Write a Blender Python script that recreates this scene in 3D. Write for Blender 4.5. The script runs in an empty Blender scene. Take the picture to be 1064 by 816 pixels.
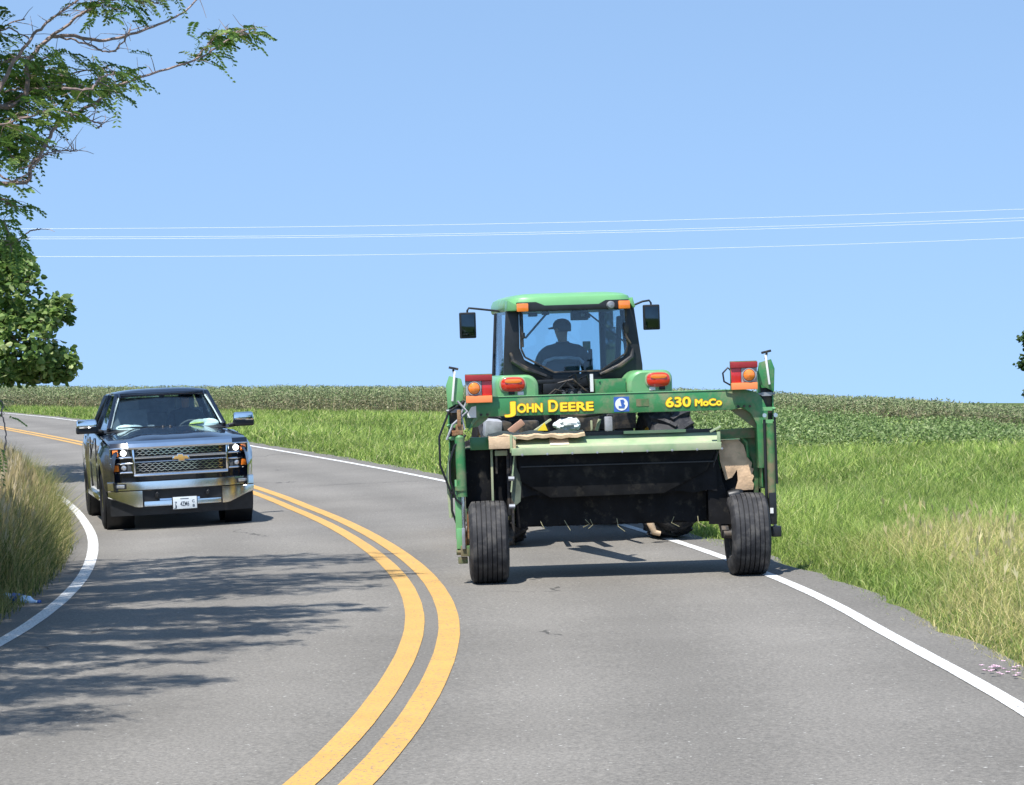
import bpy, bmesh, math, random
import numpy as np
from mathutils import Vector, Matrix

R = math.radians
rng = np.random.default_rng(7)
random.seed(7)
scene = bpy.context.scene
COL = scene.collection

# ------------------------------------------------------------------ camera
EYE = 1.85
cam_d = bpy.data.cameras.new("camera")
cam = bpy.data.objects.new("camera", cam_d)
COL.objects.link(cam)
cam.location = (0, 0, EYE)
cam.rotation_euler = (R(90 - 0.1), 0, 0)
cam_d.sensor_width = 36.0
cam_d.lens = 36.0 * 2330 / 1064
cam_d.clip_start = 0.1
cam_d.clip_end = 8000
scene.camera = cam
scene.render.resolution_x = 1024
scene.render.resolution_y = 785

# ------------------------------------------------------------------ light
SUN_DIR = Vector((-0.27, -0.42, 1.0)).normalized()      # towards the sun
sun_d = bpy.data.lights.new("sun", 'SUN')
sun_d.energy = 4.9
sun_d.angle = R(0.5)
sun_d.color = (1.0, 0.965, 0.91)
sun = bpy.data.objects.new("sun", sun_d)
COL.objects.link(sun)
sun.rotation_euler = SUN_DIR.to_track_quat('Z', 'Y').to_euler()
world = bpy.data.worlds.new("World")
scene.world = world
world.use_nodes = True
wn = world.node_tree.nodes; wl = world.node_tree.links
bg = wn["Background"]
sky = wn.new("ShaderNodeTexSky")
sky.sky_type = 'NISHITA'
sky.sun_disc = False
sky.sun_elevation = math.asin(SUN_DIR.z)
sky.sun_rotation = math.atan2(SUN_DIR.x, SUN_DIR.y)
sky.altitude = 300
sky.air_density = 0.9
sky.dust_density = 0.15
sky.ozone_density = 3.0
# the air that day stays blue down to the horizon: read the sky model a little higher up
wtc = wn.new("ShaderNodeTexCoord")
wmap = wn.new("ShaderNodeMapping"); wmap.vector_type = 'POINT'
wmap.inputs['Location'].default_value = (0, 0, 0.27); wmap.inputs['Scale'].default_value = (1, 1, 0.6)
wl.new(wtc.outputs['Generated'], wmap.inputs['Vector'])
wl.new(wmap.outputs[0], sky.inputs['Vector'])
hsv = wn.new("ShaderNodeHueSaturation")
hsv.inputs['Saturation'].default_value = 0.93
hsv.inputs['Hue'].default_value = 0.493
hsv.inputs['Value'].default_value = 1.1
wl.new(sky.outputs[0], hsv.inputs['Color'])
wl.new(hsv.outputs[0], bg.inputs['Color'])
bg.inputs['Strength'].default_value = 0.15
scene.view_settings.view_transform = 'Standard'
scene.view_settings.look = 'None'
scene.view_settings.exposure = 0.62
scene.view_settings.gamma = 1.0
scene.view_settings.use_curve_mapping = False

# ------------------------------------------------------------------ materials
def new_mat(name):
    m = bpy.data.materials.new(name)
    m.use_nodes = True
    nt = m.node_tree
    return m, nt, nt.nodes["Principled BSDF"]

def pbr(name, col, rough=0.5, metal=0.0, vary=0.15, scale=8.0, bump=0.0, bump_scale=60.0, coat=0.0,
        dust=None, dust_amt=0.0, dust_scale=3.0, emit=None, emit_s=0.0, spec=0.5):
    m, nt, p = new_mat(name)
    n = nt.nodes; l = nt.links
    tc = n.new("ShaderNodeTexCoord")
    nz = n.new("ShaderNodeTexNoise"); nz.inputs['Scale'].default_value = scale; nz.inputs['Detail'].default_value = 6
    l.new(tc.outputs['Object'], nz.inputs['Vector'])
    rp = n.new("ShaderNodeValToRGB")
    rp.color_ramp.elements[0].position = 0.3; rp.color_ramp.elements[1].position = 0.7
    a = [c * (1 - vary) for c in col]; b = [min(1, c * (1 + vary)) for c in col]
    rp.color_ramp.elements[0].color = (*a, 1); rp.color_ramp.elements[1].color = (*b, 1)
    l.new(nz.outputs['Fac'], rp.inputs['Fac'])
    out = rp.outputs['Color']
    if dust is not None:
        n2 = n.new("ShaderNodeTexNoise"); n2.inputs['Scale'].default_value = dust_scale; n2.inputs['Detail'].default_value = 8
        n2.inputs['Roughness'].default_value = 0.65
        l.new(tc.outputs['Object'], n2.inputs['Vector'])
        r2 = n.new("ShaderNodeValToRGB")
        r2.color_ramp.elements[0].position = max(0.0, 0.62 - dust_amt * 0.45); r2.color_ramp.elements[1].position = max(0.05, 0.80 - dust_amt * 0.4)
        l.new(n2.outputs['Fac'], r2.inputs['Fac'])
        mx = n.new("ShaderNodeMixRGB"); l.new(r2.outputs['Color'], mx.inputs['Fac'])
        l.new(out, mx.inputs['Color1']); mx.inputs['Color2'].default_value = (*dust, 1)
        out = mx.outputs['Color']
        rr = n.new("ShaderNodeMapRange"); l.new(r2.outputs['Color'], rr.inputs['Value'])
        rr.inputs['To Min'].default_value = rough; rr.inputs['To Max'].default_value = 0.9
        l.new(rr.outputs[0], p.inputs['Roughness'])
    else:
        p.inputs['Roughness'].default_value = rough
    l.new(out, p.inputs['Base Color'])
    p.inputs['Metallic'].default_value = metal
    p.inputs['Coat Weight'].default_value = coat
    p.inputs['Specular IOR Level'].default_value = spec
    if bump > 0:
        n3 = n.new("ShaderNodeTexNoise"); n3.inputs['Scale'].default_value = bump_scale; n3.inputs['Detail'].default_value = 4
        l.new(tc.outputs['Object'], n3.inputs['Vector'])
        bp = n.new("ShaderNodeBump"); bp.inputs['Strength'].default_value = bump; bp.inputs['Distance'].default_value = 0.01
        l.new(n3.outputs['Fac'], bp.inputs['Height']); l.new(bp.outputs[0], p.inputs['Normal'])
    if emit:
        p.inputs['Emission Color'].default_value = (*emit, 1); p.inputs['Emission Strength'].default_value = emit_s
    return m

def glass_mat(name, tint, refl=1.0, rough=0.02):
    m, nt, p = new_mat(name)
    n = nt.nodes; l = nt.links
    n.remove(p)
    out = n["Material Output"]
    tr = n.new("ShaderNodeBsdfTransparent"); tr.inputs[0].default_value = (*tint, 1)
    gl = n.new("ShaderNodeBsdfGlossy"); gl.inputs['Roughness'].default_value = rough
    gl.inputs[0].default_value = (0.9, 0.95, 1, 1)
    fr = n.new("ShaderNodeLayerWeight"); fr.inputs['Blend'].default_value = 0.5
    pw = n.new("ShaderNodeMath"); pw.operation = 'POWER'; pw.inputs[1].default_value = 4.0
    l.new(fr.outputs['Facing'], pw.inputs[0])
    mu = n.new("ShaderNodeMath"); mu.operation = 'MULTIPLY_ADD'; mu.inputs[1].default_value = 0.75 * refl; mu.inputs[2].default_value = 0.05 * refl
    l.new(pw.outputs[0], mu.inputs[0])
    mx = n.new("ShaderNodeMixShader"); l.new(mu.outputs[0], mx.inputs[0]); l.new(tr.outputs[0], mx.inputs[1]); l.new(gl.outputs[0], mx.inputs[2])
    l.new(mx.outputs[0], out.inputs['Surface'])
    return m

def leaf_mat(name, rough=0.55, transl=0.3, sat=1.0):
    """colour from the mesh attribute 'col' (each blade's or leaf's own colour)"""
    m, nt, p = new_mat(name)
    n = nt.nodes; l = nt.links
    at = n.new("ShaderNodeAttribute"); at.attribute_name = 'col'
    l.new(at.outputs['Color'], p.inputs['Base Color'])
    p.inputs['Roughness'].default_value = rough
    p.inputs['Specular IOR Level'].default_value = 0.35
    t = n.new("ShaderNodeBsdfTranslucent"); l.new(at.outputs['Color'], t.inputs[0])
    mx = n.new("ShaderNodeMixShader"); mx.inputs[0].default_value = transl
    l.new(p.outputs[0], mx.inputs[1]); l.new(t.outputs[0], mx.inputs[2])
    l.new(mx.outputs[0], n["Material Output"].inputs['Surface'])
    return m

M = {}
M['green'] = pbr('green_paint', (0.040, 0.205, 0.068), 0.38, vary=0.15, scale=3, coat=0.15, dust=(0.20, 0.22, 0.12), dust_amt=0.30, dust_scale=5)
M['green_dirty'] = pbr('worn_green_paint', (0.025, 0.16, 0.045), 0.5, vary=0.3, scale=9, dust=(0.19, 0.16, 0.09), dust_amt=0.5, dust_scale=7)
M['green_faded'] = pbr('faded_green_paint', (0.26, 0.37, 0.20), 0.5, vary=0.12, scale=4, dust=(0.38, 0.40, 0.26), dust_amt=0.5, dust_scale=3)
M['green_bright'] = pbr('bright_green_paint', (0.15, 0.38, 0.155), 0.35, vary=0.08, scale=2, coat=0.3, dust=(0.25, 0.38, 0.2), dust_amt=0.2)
M['dusty'] = pbr('mud_caked_steel', (0.68, 0.47, 0.30), 0.9, vary=0.25, scale=9, bump=0.4, bump_scale=40, dust=(0.26, 0.30, 0.17), dust_amt=0.12, dust_scale=4)
M['black'] = pbr('black_plastic', (0.012, 0.013, 0.015), 0.45, vary=0.3, scale=12)
M['dark_steel'] = pbr('dark_steel', (0.03, 0.03, 0.032), 0.5, 0.3, vary=0.4, scale=14, dust=(0.14, 0.11, 0.08), dust_amt=0.35, dust_scale=8)
M['rubber_flap'] = pbr('rubber_flap', (0.007, 0.007, 0.008), 0.75, vary=0.5, scale=6, dust=(0.05, 0.045, 0.035), dust_amt=0.15, dust_scale=9, spec=0.2)
M['tyre'] = pbr('tyre_rubber', (0.030, 0.030, 0.033), 0.68, vary=0.25, scale=9, bump=0.15, bump_scale=50, dust=(0.09, 0.085, 0.08), dust_amt=0.3, dust_scale=9, spec=0.3)
M['tyre_dark'] = pbr('dark_tyre_rubber', (0.016, 0.016, 0.018), 0.8, vary=0.2, scale=9, bump=0.2, spec=0.2)
M['rust'] = pbr('rust', (0.20, 0.085, 0.035), 0.9, vary=0.5, scale=20, bump=0.4, dust=(0.33, 0.22, 0.12), dust_amt=0.4, dust_scale=9)
M['tan'] = pbr('tan_board', (0.58, 0.42, 0.27), 0.9, vary=0.25, scale=10, bump=0.3)
M['grey'] = pbr('grey_metal', (0.32, 0.33, 0.35), 0.45, 0.5, vary=0.2, scale=12)
M['lightgrey'] = pbr('dusty_grey', (0.33, 0.34, 0.37), 0.8, vary=0.3, scale=12, bump=0.2)
M['silver'] = pbr('steel_rod', (0.75, 0.76, 0.78), 0.22, 0.9, vary=0.1)
M['chrome'] = pbr('chrome', (0.72, 0.75, 0.78), 0.09, 1.0, vary=0.05)
M['chrome_dull'] = pbr('bumper_chrome', (0.84, 0.83, 0.80), 0.16, 1.0, vary=0.05, scale=3)
M['white'] = pbr('white_paint', (0.78, 0.78, 0.76), 0.6, vary=0.06)
M['yellow'] = pbr('yellow_decal', (0.95, 0.70, 0.03), 0.5, vary=0.04)
M['redline'] = pbr('decal_outline', (0.45, 0.16, 0.02), 0.5, vary=0.04)
M['blue'] = pbr('blue_decal', (0.04, 0.12, 0.42), 0.5, vary=0.05)
M['red'] = pbr('red_reflector', (0.55, 0.02, 0.02), 0.25, vary=0.15, coat=0.5)
M['darkred'] = pbr('dark_red_panel', (0.30, 0.02, 0.025), 0.5, vary=0.2)
M['redlens'] = pbr('red_lens', (0.62, 0.035, 0.015), 0.12, vary=0.1, coat=1.0)
M['orange'] = pbr('orange_lens', (0.95, 0.24, 0.03), 0.15, vary=0.1, coat=1.0)
M['orange_tape'] = pbr('orange_reflector', (1.0, 0.27, 0.09), 0.5, vary=0.05)
M['truck'] = pbr('navy_paint', (0.005, 0.009, 0.020), 0.16, 0.0, vary=0.05, coat=0.7)
M['interior'] = pbr('dark_interior', (0.07, 0.075, 0.08), 0.8, vary=0.2)
M['seat'] = pbr('seat_fabric', (0.26, 0.27, 0.28), 0.9, vary=0.2)
M['cab_glass'] = glass_mat('cab_glass', (0.78, 0.88, 0.92), 0.8)
M['truck_glass'] = glass_mat('truck_glass', (0.90, 0.97, 0.97), 1.15)
M['truck_side_glass'] = glass_mat('privacy_glass', (0.62, 0.70, 0.74), 1.0)
M['lens'] = pbr('clear_lens', (0.55, 0.57, 0.60), 0.08, 0.6, vary=0.15, scale=30)
M['lamp_lit'] = pbr('lit_lamp', (1, 1, 1), 0.1, emit=(1.0, 0.97, 0.92), emit_s=4.0)
M['gold'] = pbr('gold_emblem', (0.75, 0.45, 0.14), 0.3, 0.6, vary=0.1)
M['skin'] = pbr('skin', (0.36, 0.20, 0.13), 0.6, vary=0.08)
M['shirt'] = pbr('dark_shirt', (0.035, 0.05, 0.06), 0.9, vary=0.2)
M['cap'] = pbr('dark_cap', (0.02, 0.03, 0.035), 0.9, vary=0.2)
M['paper'] = pbr('white_paper', (0.75, 0.80, 0.80), 0.8, vary=0.12, scale=10)
M['bark'] = pbr('bark', (0.17, 0.125, 0.10), 0.9, vary=0.45, scale=18, bump=0.6)
M['bark_pale'] = pbr('pale_twig_bark', (0.30, 0.22, 0.20), 0.85, vary=0.3, scale=18)
M['wood_pole'] = pbr('pole_wood', (0.13, 0.095, 0.07), 0.9, vary=0.3, scale=5, bump=0.3)
M['wire'] = pbr('aluminium_wire', (0.80, 0.82, 0.85), 0.6, 0.0, vary=0.05)
M['leaf'] = leaf_mat('leaf', 0.45, 0.42)
M['blade'] = leaf_mat('grass_blade', 0.6, 0.45)
M['crop'] = leaf_mat('crop_leaf', 0.6, 0.25)

# ------------------------------------------------------------------ mesh helpers
class MB:
    def __init__(s): s.v = []; s.f = []; s.mi = []; s.mats = []; s.cur = 0
    def mat(s, name):
        if name not in s.mats: s.mats.append(name)
        s.cur = s.mats.index(name); return s
    def add(s, vs, fs, mtx=None):
        o = len(s.v)
        if mtx is not None: vs = [mtx @ Vector(v) for v in vs]
        s.v += [tuple(v) for v in vs]
        for f in fs: s.f.append([i + o for i in f]); s.mi.append(s.cur)
        return s
    def box(s, c, d, rot=None, taper=1.0):
        x, y, z = [k / 2 for k in d]; t = taper
        vs = [(-x, -y, -z), (x, -y, -z), (x, y, -z), (-x, y, -z), (-x*t, -y*t, z), (x*t, -y*t, z), (x*t, y*t, z), (-x*t, y*t, z)]
        m = Matrix.Translation(c)
        if rot is not None: m = m @ Matrix.Rotation(rot[2], 4, 'Z') @ Matrix.Rotation(rot[1], 4, 'Y') @ Matrix.Rotation(rot[0], 4, 'X')
        return s.add(vs, [(0, 3, 2, 1), (4, 5, 6, 7), (0, 1, 5, 4), (1, 2, 6, 5), (2, 3, 7, 6), (3, 0, 4, 7)], m)
    def b2(s, x0, x1, y0, y1, z0, z1):
        return s.box(((x0+x1)/2, (y0+y1)/2, (z0+z1)/2), (abs(x1-x0), abs(y1-y0), abs(z1-z0)))
    def bar(s, p0, p1, w, h, up=(0, 0, 1)):
        p0 = Vector(p0); p1 = Vector(p1); d = (p1 - p0); L = d.length; d.normalize()
        u = Vector(up); sx = d.cross(u)
        if sx.length < 1e-4: sx = d.cross(Vector((1, 0, 0)))
        sx.normalize(); uz = sx.cross(d)
        vs = []
        for p in (p0, p1):
            for a, b in ((-1, -1), (1, -1), (1, 1), (-1, 1)): vs.append(p + sx*(a*w/2) + uz*(b*h/2))
        return s.add(vs, [(3, 2, 1, 0), (4, 5, 6, 7), (0, 1, 5, 4), (1, 2, 6, 5), (2, 3, 7, 6), (3, 0, 4, 7)])
    def tube(s, pts, rad, n=8, cap=True):
        pts = [Vector(p) for p in pts]
        if not hasattr(rad, '__len__'): rad = [rad] * len(pts)
        o = len(s.v); prev = None
        for i, p in enumerate(pts):
            d = (pts[min(i+1, len(pts)-1)] - pts[max(i-1, 0)])
            if d.length < 1e-7: d = Vector((0, 0, 1))
            d.normalize()
            if prev is None:
                a = d.cross(Vector((0, 0, 1)))
                if a.length < 0.05: a = d.cross(Vector((1, 0, 0)))
            else: a = prev - d * prev.dot(d)
            a.normalize(); prev = a; b = d.cross(a)
            for k in range(n):
                t = 2*math.pi*k/n
                s.v.append(tuple(p + (a*math.cos(t) + b*math.sin(t)) * rad[i]))
        for i in range(len(pts)-1):
            for k in range(n):
                k2 = (k+1) % n
                s.f.append([o+i*n+k, o+i*n+k2, o+(i+1)*n+k2, o+(i+1)*n+k]); s.mi.append(s.cur)
        if cap:
            s.f.append([o+k for k in range(n)][::-1]); s.mi.append(s.cur)
            s.f.append([o+(len(pts)-1)*n+k for k in range(n)]); s.mi.append(s.cur)
        return s
    def lathe(s, prof, n=40, axis='X', c=(0, 0, 0), close=True):
        """prof: (radius, along-axis)"""
        o = len(s.v); m = len(prof)
        for k in range(n):
            t = 2*math.pi*k/n; ct, st = math.cos(t), math.sin(t)
            for r, a in prof:
                if axis == 'X': v = (a, r*ct, r*st)
                elif axis == 'Y': v = (r*ct, a, r*st)
                else: v = (r*ct, r*st, a)
                s.v.append((v[0]+c[0], v[1]+c[1], v[2]+c[2]))
        for k in range(n):
            k2 = (k+1) % n
            for i in range(m if close else m-1):
                i2 = (i+1) % m
                s.f.append([o+k*m+i, o+k*m+i2, o+k2*m+i2, o+k2*m+i]); s.mi.append(s.cur)
        return s
    def prism(s, poly, axis, a0, a1):
        """poly in the plane normal to axis: for Y (x,z), for X (y,z), for Z (x,y)"""
        def mk(p, a): return {'Y': (p[0], a, p[1]), 'X': (a, p[0], p[1]), 'Z': (p[0], p[1], a)}[axis]
        n = len(poly)
        vs = [mk(p, a0) for p in poly] + [mk(p, a1) for p in poly]
        fs = [list(range(n)), list(range(n, 2*n))[::-1]] + [[i, n+i, n+(i+1) % n, (i+1) % n] for i in range(n)]
        return s.add(vs, fs)
    def grid(s, P):
        """P[i][j] points"""
        o = len(s.v); nj = len(P[0])
        for row in P: s.v += [tuple(p) for p in row]
        for i in range(len(P)-1):
            for j in range(nj-1):
                s.f.append([o+i*nj+j, o+i*nj+j+1, o+(i+1)*nj+j+1, o+(i+1)*nj+j]); s.mi.append(s.cur)
        return s
    def build(s, name, mat=None, parent=None, bevel=0.0, seg=2, angle=32, mtx=None, recalc=True, solid=0.0):
        me = bpy.data.meshes.new(name)
        me.from_pydata(s.v, [], s.f)
        bm = bmesh.new(); bm.from_mesh(me)
        if s.mats:
            bm.faces.ensure_lookup_table()
            for i, f in enumerate(bm.faces):
                f.material_index = s.mi[i] if i < len(s.mi) else 0
        if recalc: bmesh.ops.recalc_face_normals(bm, faces=bm.faces)
        if solid:
            bmesh.ops.solidify(bm, geom=bm.faces[:], thickness=solid)
            bmesh.ops.recalc_face_normals(bm, faces=bm.faces)
        if bevel > 0:
            es = [e for e in bm.edges if len(e.link_faces) == 2 and e.calc_face_angle(0) > R(30)]
            bmesh.ops.bevel(bm, geom=es, offset=bevel, segments=seg, affect='EDGES', profile=0.6, clamp_overlap=True)
        for f in bm.faces: f.smooth = True
        for e in bm.edges:
            if len(e.link_faces) == 2 and e.calc_face_angle(0) > R(angle): e.smooth = False
        if mtx is not None: bm.transform(mtx)
        bm.to_mesh(me); bm.free()
        if s.mats:
            for k in s.mats: me.materials.append(M[k])
        else: me.materials.append(M[mat] if isinstance(mat, str) else mat)
        o = bpy.data.objects.new(name, me); COL.objects.link(o)
        if parent is not None: o.parent = parent
        return o

def tag(o, label=None, cat=None, group=None, kind=None):
    if label: o['label'] = label
    if cat: o['category'] = cat
    if group: o['group'] = group
    if kind: o['kind'] = kind
    return o
def empty(name, mtx=None, **k):
    o = bpy.data.objects.new(name, None); COL.objects.link(o)
    o.empty_display_size = 0.2
    if mtx is not None: o.matrix_world = mtx
    return tag(o, **k)

def quads_obj(name, V, cols, mat, parent=None, F=None):
    """V: (n,k,3) vertices of n separate k-gons (k = 3 or 4), cols (n,3)"""
    n, k, _ = V.shape
    me = bpy.data.meshes.new(name)
    me.vertices.add(n*k); me.vertices.foreach_set('co', V.reshape(-1).astype(np.float32))
    me.loops.add(n*k); me.loops.foreach_set('vertex_index', np.arange(n*k, dtype=np.int32))
    me.polygons.add(n); me.polygons.foreach_set('loop_start', np.arange(0, n*k, k, dtype=np.int32))
    me.polygons.foreach_set('loop_total', np.full(n, k, dtype=np.int32))
    me.update()
    at = me.color_attributes.new('col', 'FLOAT_COLOR', 'POINT')
    c = np.ones((n*k, 4), np.float32); c[:, :3] = np.repeat(cols, k, axis=0)
    at.data.foreach_set('color', c.reshape(-1))
    me.materials.append(mat)
    o = bpy.data.objects.new(name, me); COL.objects.link(o)
    if parent is not None: o.parent = parent
    return o

def text_mesh(name, body, size, mat, parent, loc, rot, extrude=0.002, offset=0.0, sx=1.0, align='LEFT'):
    cu = bpy.data.curves.new(name, 'FONT'); cu.body = body; cu.size = size; cu.extrude = extrude; cu.offset = offset
    cu.align_x = align
    ob = bpy.data.objects.new(name + '_tmp', cu); COL.objects.link(ob)
    dg = bpy.context.evaluated_depsgraph_get(); dg.update()
    me = bpy.data.meshes.new_from_object(ob.evaluated_get(dg))
    bpy.data.objects.remove(ob)
    me.name = name
    me.materials.clear(); me.materials.append(M[mat])
    o = bpy.data.objects.new(name, me); COL.objects.link(o)
    o.parent = parent; o.location = loc; o.rotation_euler = rot; o.scale = (sx, 1, 1)
    return o

# ------------------------------------------------------------------ road and terrain shape
def catmull(P, step=0.5):
    P = np.array(P, float); out = []
    for i in range(len(P)-1):
        p0 = P[max(i-1, 0)]; p1 = P[i]; p2 = P[i+1]; p3 = P[min(i+2, len(P)-1)]
        n = max(2, int(np.linalg.norm(p2-p1)/step))
        for k in range(n):
            t = k/n
            out.append(0.5*((2*p1) + (-p0+p2)*t + (2*p0-5*p1+4*p2-p3)*t*t + (-p0+3*p1-3*p2+p3)*t**3))
    out.append(P[-1]); return np.array(out)
CP = [(-16, -30), (-8.6, -14), (-4.3, -4), (-2.35, 2), (-1.35, 7), (-0.82, 10.62), (-0.62, 14.0), (-0.60, 17.3), (-0.79, 20.3), (-1.12, 23.3),
      (-1.80, 27.6), (-2.85, 32.9), (-4.55, 39.8), (-7.6, 50), (-12.4, 64.6), (-18.0, 80), (-26.0, 101), (-42, 140), (-74, 210), (-150, 350)]
CL = catmull(CP)
for _ in range(12): CL[1:-1] = (CL[:-2] + 2*CL[1:-1] + CL[2:]) / 4
TAN = np.gradient(CL, axis=0); TAN /= np.linalg.norm(TAN, axis=1)[:, None]
NRM = np.stack([TAN[:, 1], -TAN[:, 0]], 1)          # to the right of travel
def e_of(y): return np.interp(y, [0, 35, 90, 150, 400], [0, 0, .5, .8, .8])
def bank_of(y): return np.interp(y, [0, 22, 34, 200], [.025, .03, .05, .05])
def road_off(x, y):
    x = np.atleast_1d(x).astype(float); y = np.atleast_1d(y).astype(float)
    o = np.empty(len(x)); idx = np.empty(len(x), int)
    for a in range(0, len(x), 20000):
        dx = x[a:a+20000, None]-CL[None, :, 0]; dy = y[a:a+20000, None]-CL[None, :, 1]
        i = np.argmin(dx*dx+dy*dy, 1); idx[a:a+20000] = i
        r = np.arange(len(i)); o[a:a+20000] = dx[r, i]*NRM[i, 0] + dy[r, i]*NRM[i, 1]
    return o, CL[idx, 1]
def road_z(x, y):
    o, yc = road_off(x, y)
    return e_of(yc) + np.clip(o, -4.2, 4.2)*bank_of(yc)
def sstep(a, b, x):
    t = np.clip((x-a)/(b-a), 0, 1); return t*t*(3-2*t)
def wob(x, y):
    return (np.sin(x*.31+y*.17)*.5+np.sin(x*.11-y*.23+1.3)*.6+np.sin(x*.73+y*.51+.4)*.2)
def ground_z(x, y):
    x = np.atleast_1d(x).astype(float); y = np.atleast_1d(y).astype(float)
    o, yc = road_off(x, y)
    rz = e_of(yc) + np.clip(o, -4.2, 4.2)*bank_of(yc)
    fz = e_of(y) - 0.0014*np.clip(x-3, 0, 60)**2 + 0.03*wob(x, y)
    fz = fz - 0.026*np.clip(y-178, 0, 900) - 0.02*np.clip(-x-60, 0, 100)
    mound = (0.62*sstep(3.8, 6.3, -o) + 0.2*sstep(7, 12, -o)) * (1-sstep(46, 70, yc))
    w = sstep(4.0, 11, np.abs(o))
    z = rz*(1-w) + fz*w + mound
    z = np.where(np.abs(o) < 4.0, z - 0.06*(1-sstep(3.66, 4.0, np.abs(o))), z)
    return z
# ------------------------------------------------------------------ ground sheet
def ground_mat():
    m, nt, p = new_mat('field_ground')
    n = nt.nodes; l = nt.links
    tc = n.new("ShaderNodeTexCoord")
    nz = n.new("ShaderNodeTexNoise"); nz.inputs['Scale'].default_value = 0.6; nz.inputs['Detail'].default_value = 10; nz.inputs['Roughness'].default_value = 0.7
    l.new(tc.outputs['Object'], nz.inputs['Vector'])
    rp = n.new("ShaderNodeValToRGB"); e = rp.color_ramp.elements
    e[0].position = 0.3; e[0].color = (0.055, 0.085, 0.022, 1); e[1].position = 0.7; e[1].color = (0.11, 0.15, 0.045, 1)
    l.new(nz.outputs['Fac'], rp.inputs['Fac'])
    n2 = n.new("ShaderNodeTexNoise"); n2.inputs['Scale'].default_value = 14; n2.inputs['Detail'].default_value = 5
    l.new(tc.outputs['Object'], n2.inputs['Vector'])
    mx = n.new("ShaderNodeMixRGB"); mx.blend_type = 'MIX'
    r2 = n.new("ShaderNodeValToRGB"); r2.color_ramp.elements[0].position = 0.55; r2.color_ramp.elements[1].position = 0.7
    l.new(n2.outputs['Fac'], r2.inputs['Fac']); l.new(r2.outputs['Color'], mx.inputs['Fac'])
    l.new(rp.outputs['Color'], mx.inputs['Color1']); mx.inputs['Color2'].default_value = (0.12, 0.10, 0.05, 1)
    l.new(mx.outputs['Color'], p.inputs['Base Color']); p.inputs['Roughness'].default_value = 1.0
    p.inputs['Specular IOR Level'].default_value = 0.1
    return m
def axis_samples(segs):
    a = []
    for lo, hi, st in segs: a += list(np.arange(lo, hi, st))
    a.append(segs[-1][1]); return np.array(a)
gx = axis_samples([(-3000, -400, 400), (-400, -100, 30), (-100, -30, 3), (-30, -9, 0.9), (-9, 6, 0.3), (6, 20, 0.9), (20, 70, 3), (70, 400, 30), (400, 3000, 400)])
gy = axis_samples([(-600, -60, 90), (-60, 4, 3), (4, 45, 0.4), (45, 130, 1.2), (130, 240, 4), (240, 600, 30), (600, 4600, 400)])
GX, GY = np.meshgrid(gx, gy)
GZ = ground_z(GX.ravel(), GY.ravel()).reshape(GX.shape)
GZ = np.maximum(GZ, -40.0)
nx, ny = len(gx), len(gy)
gv = np.stack([GX.ravel(), GY.ravel(), GZ.ravel()], 1)
ii, jj = np.meshgrid(np.arange(nx-1), np.arange(ny-1)); a = (jj*nx+ii).ravel()
gf = np.stack([a, a+1, a+nx+1, a+nx], 1)
me = bpy.data.meshes.new('ground'); me.from_pydata(gv.tolist(), [], gf.tolist())
for p_ in me.polygons: p_.use_smooth = True
me.materials.append(ground_mat())
ground = bpy.data.objects.new('ground', me); COL.objects.link(ground); tag(ground, kind='structure')

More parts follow.
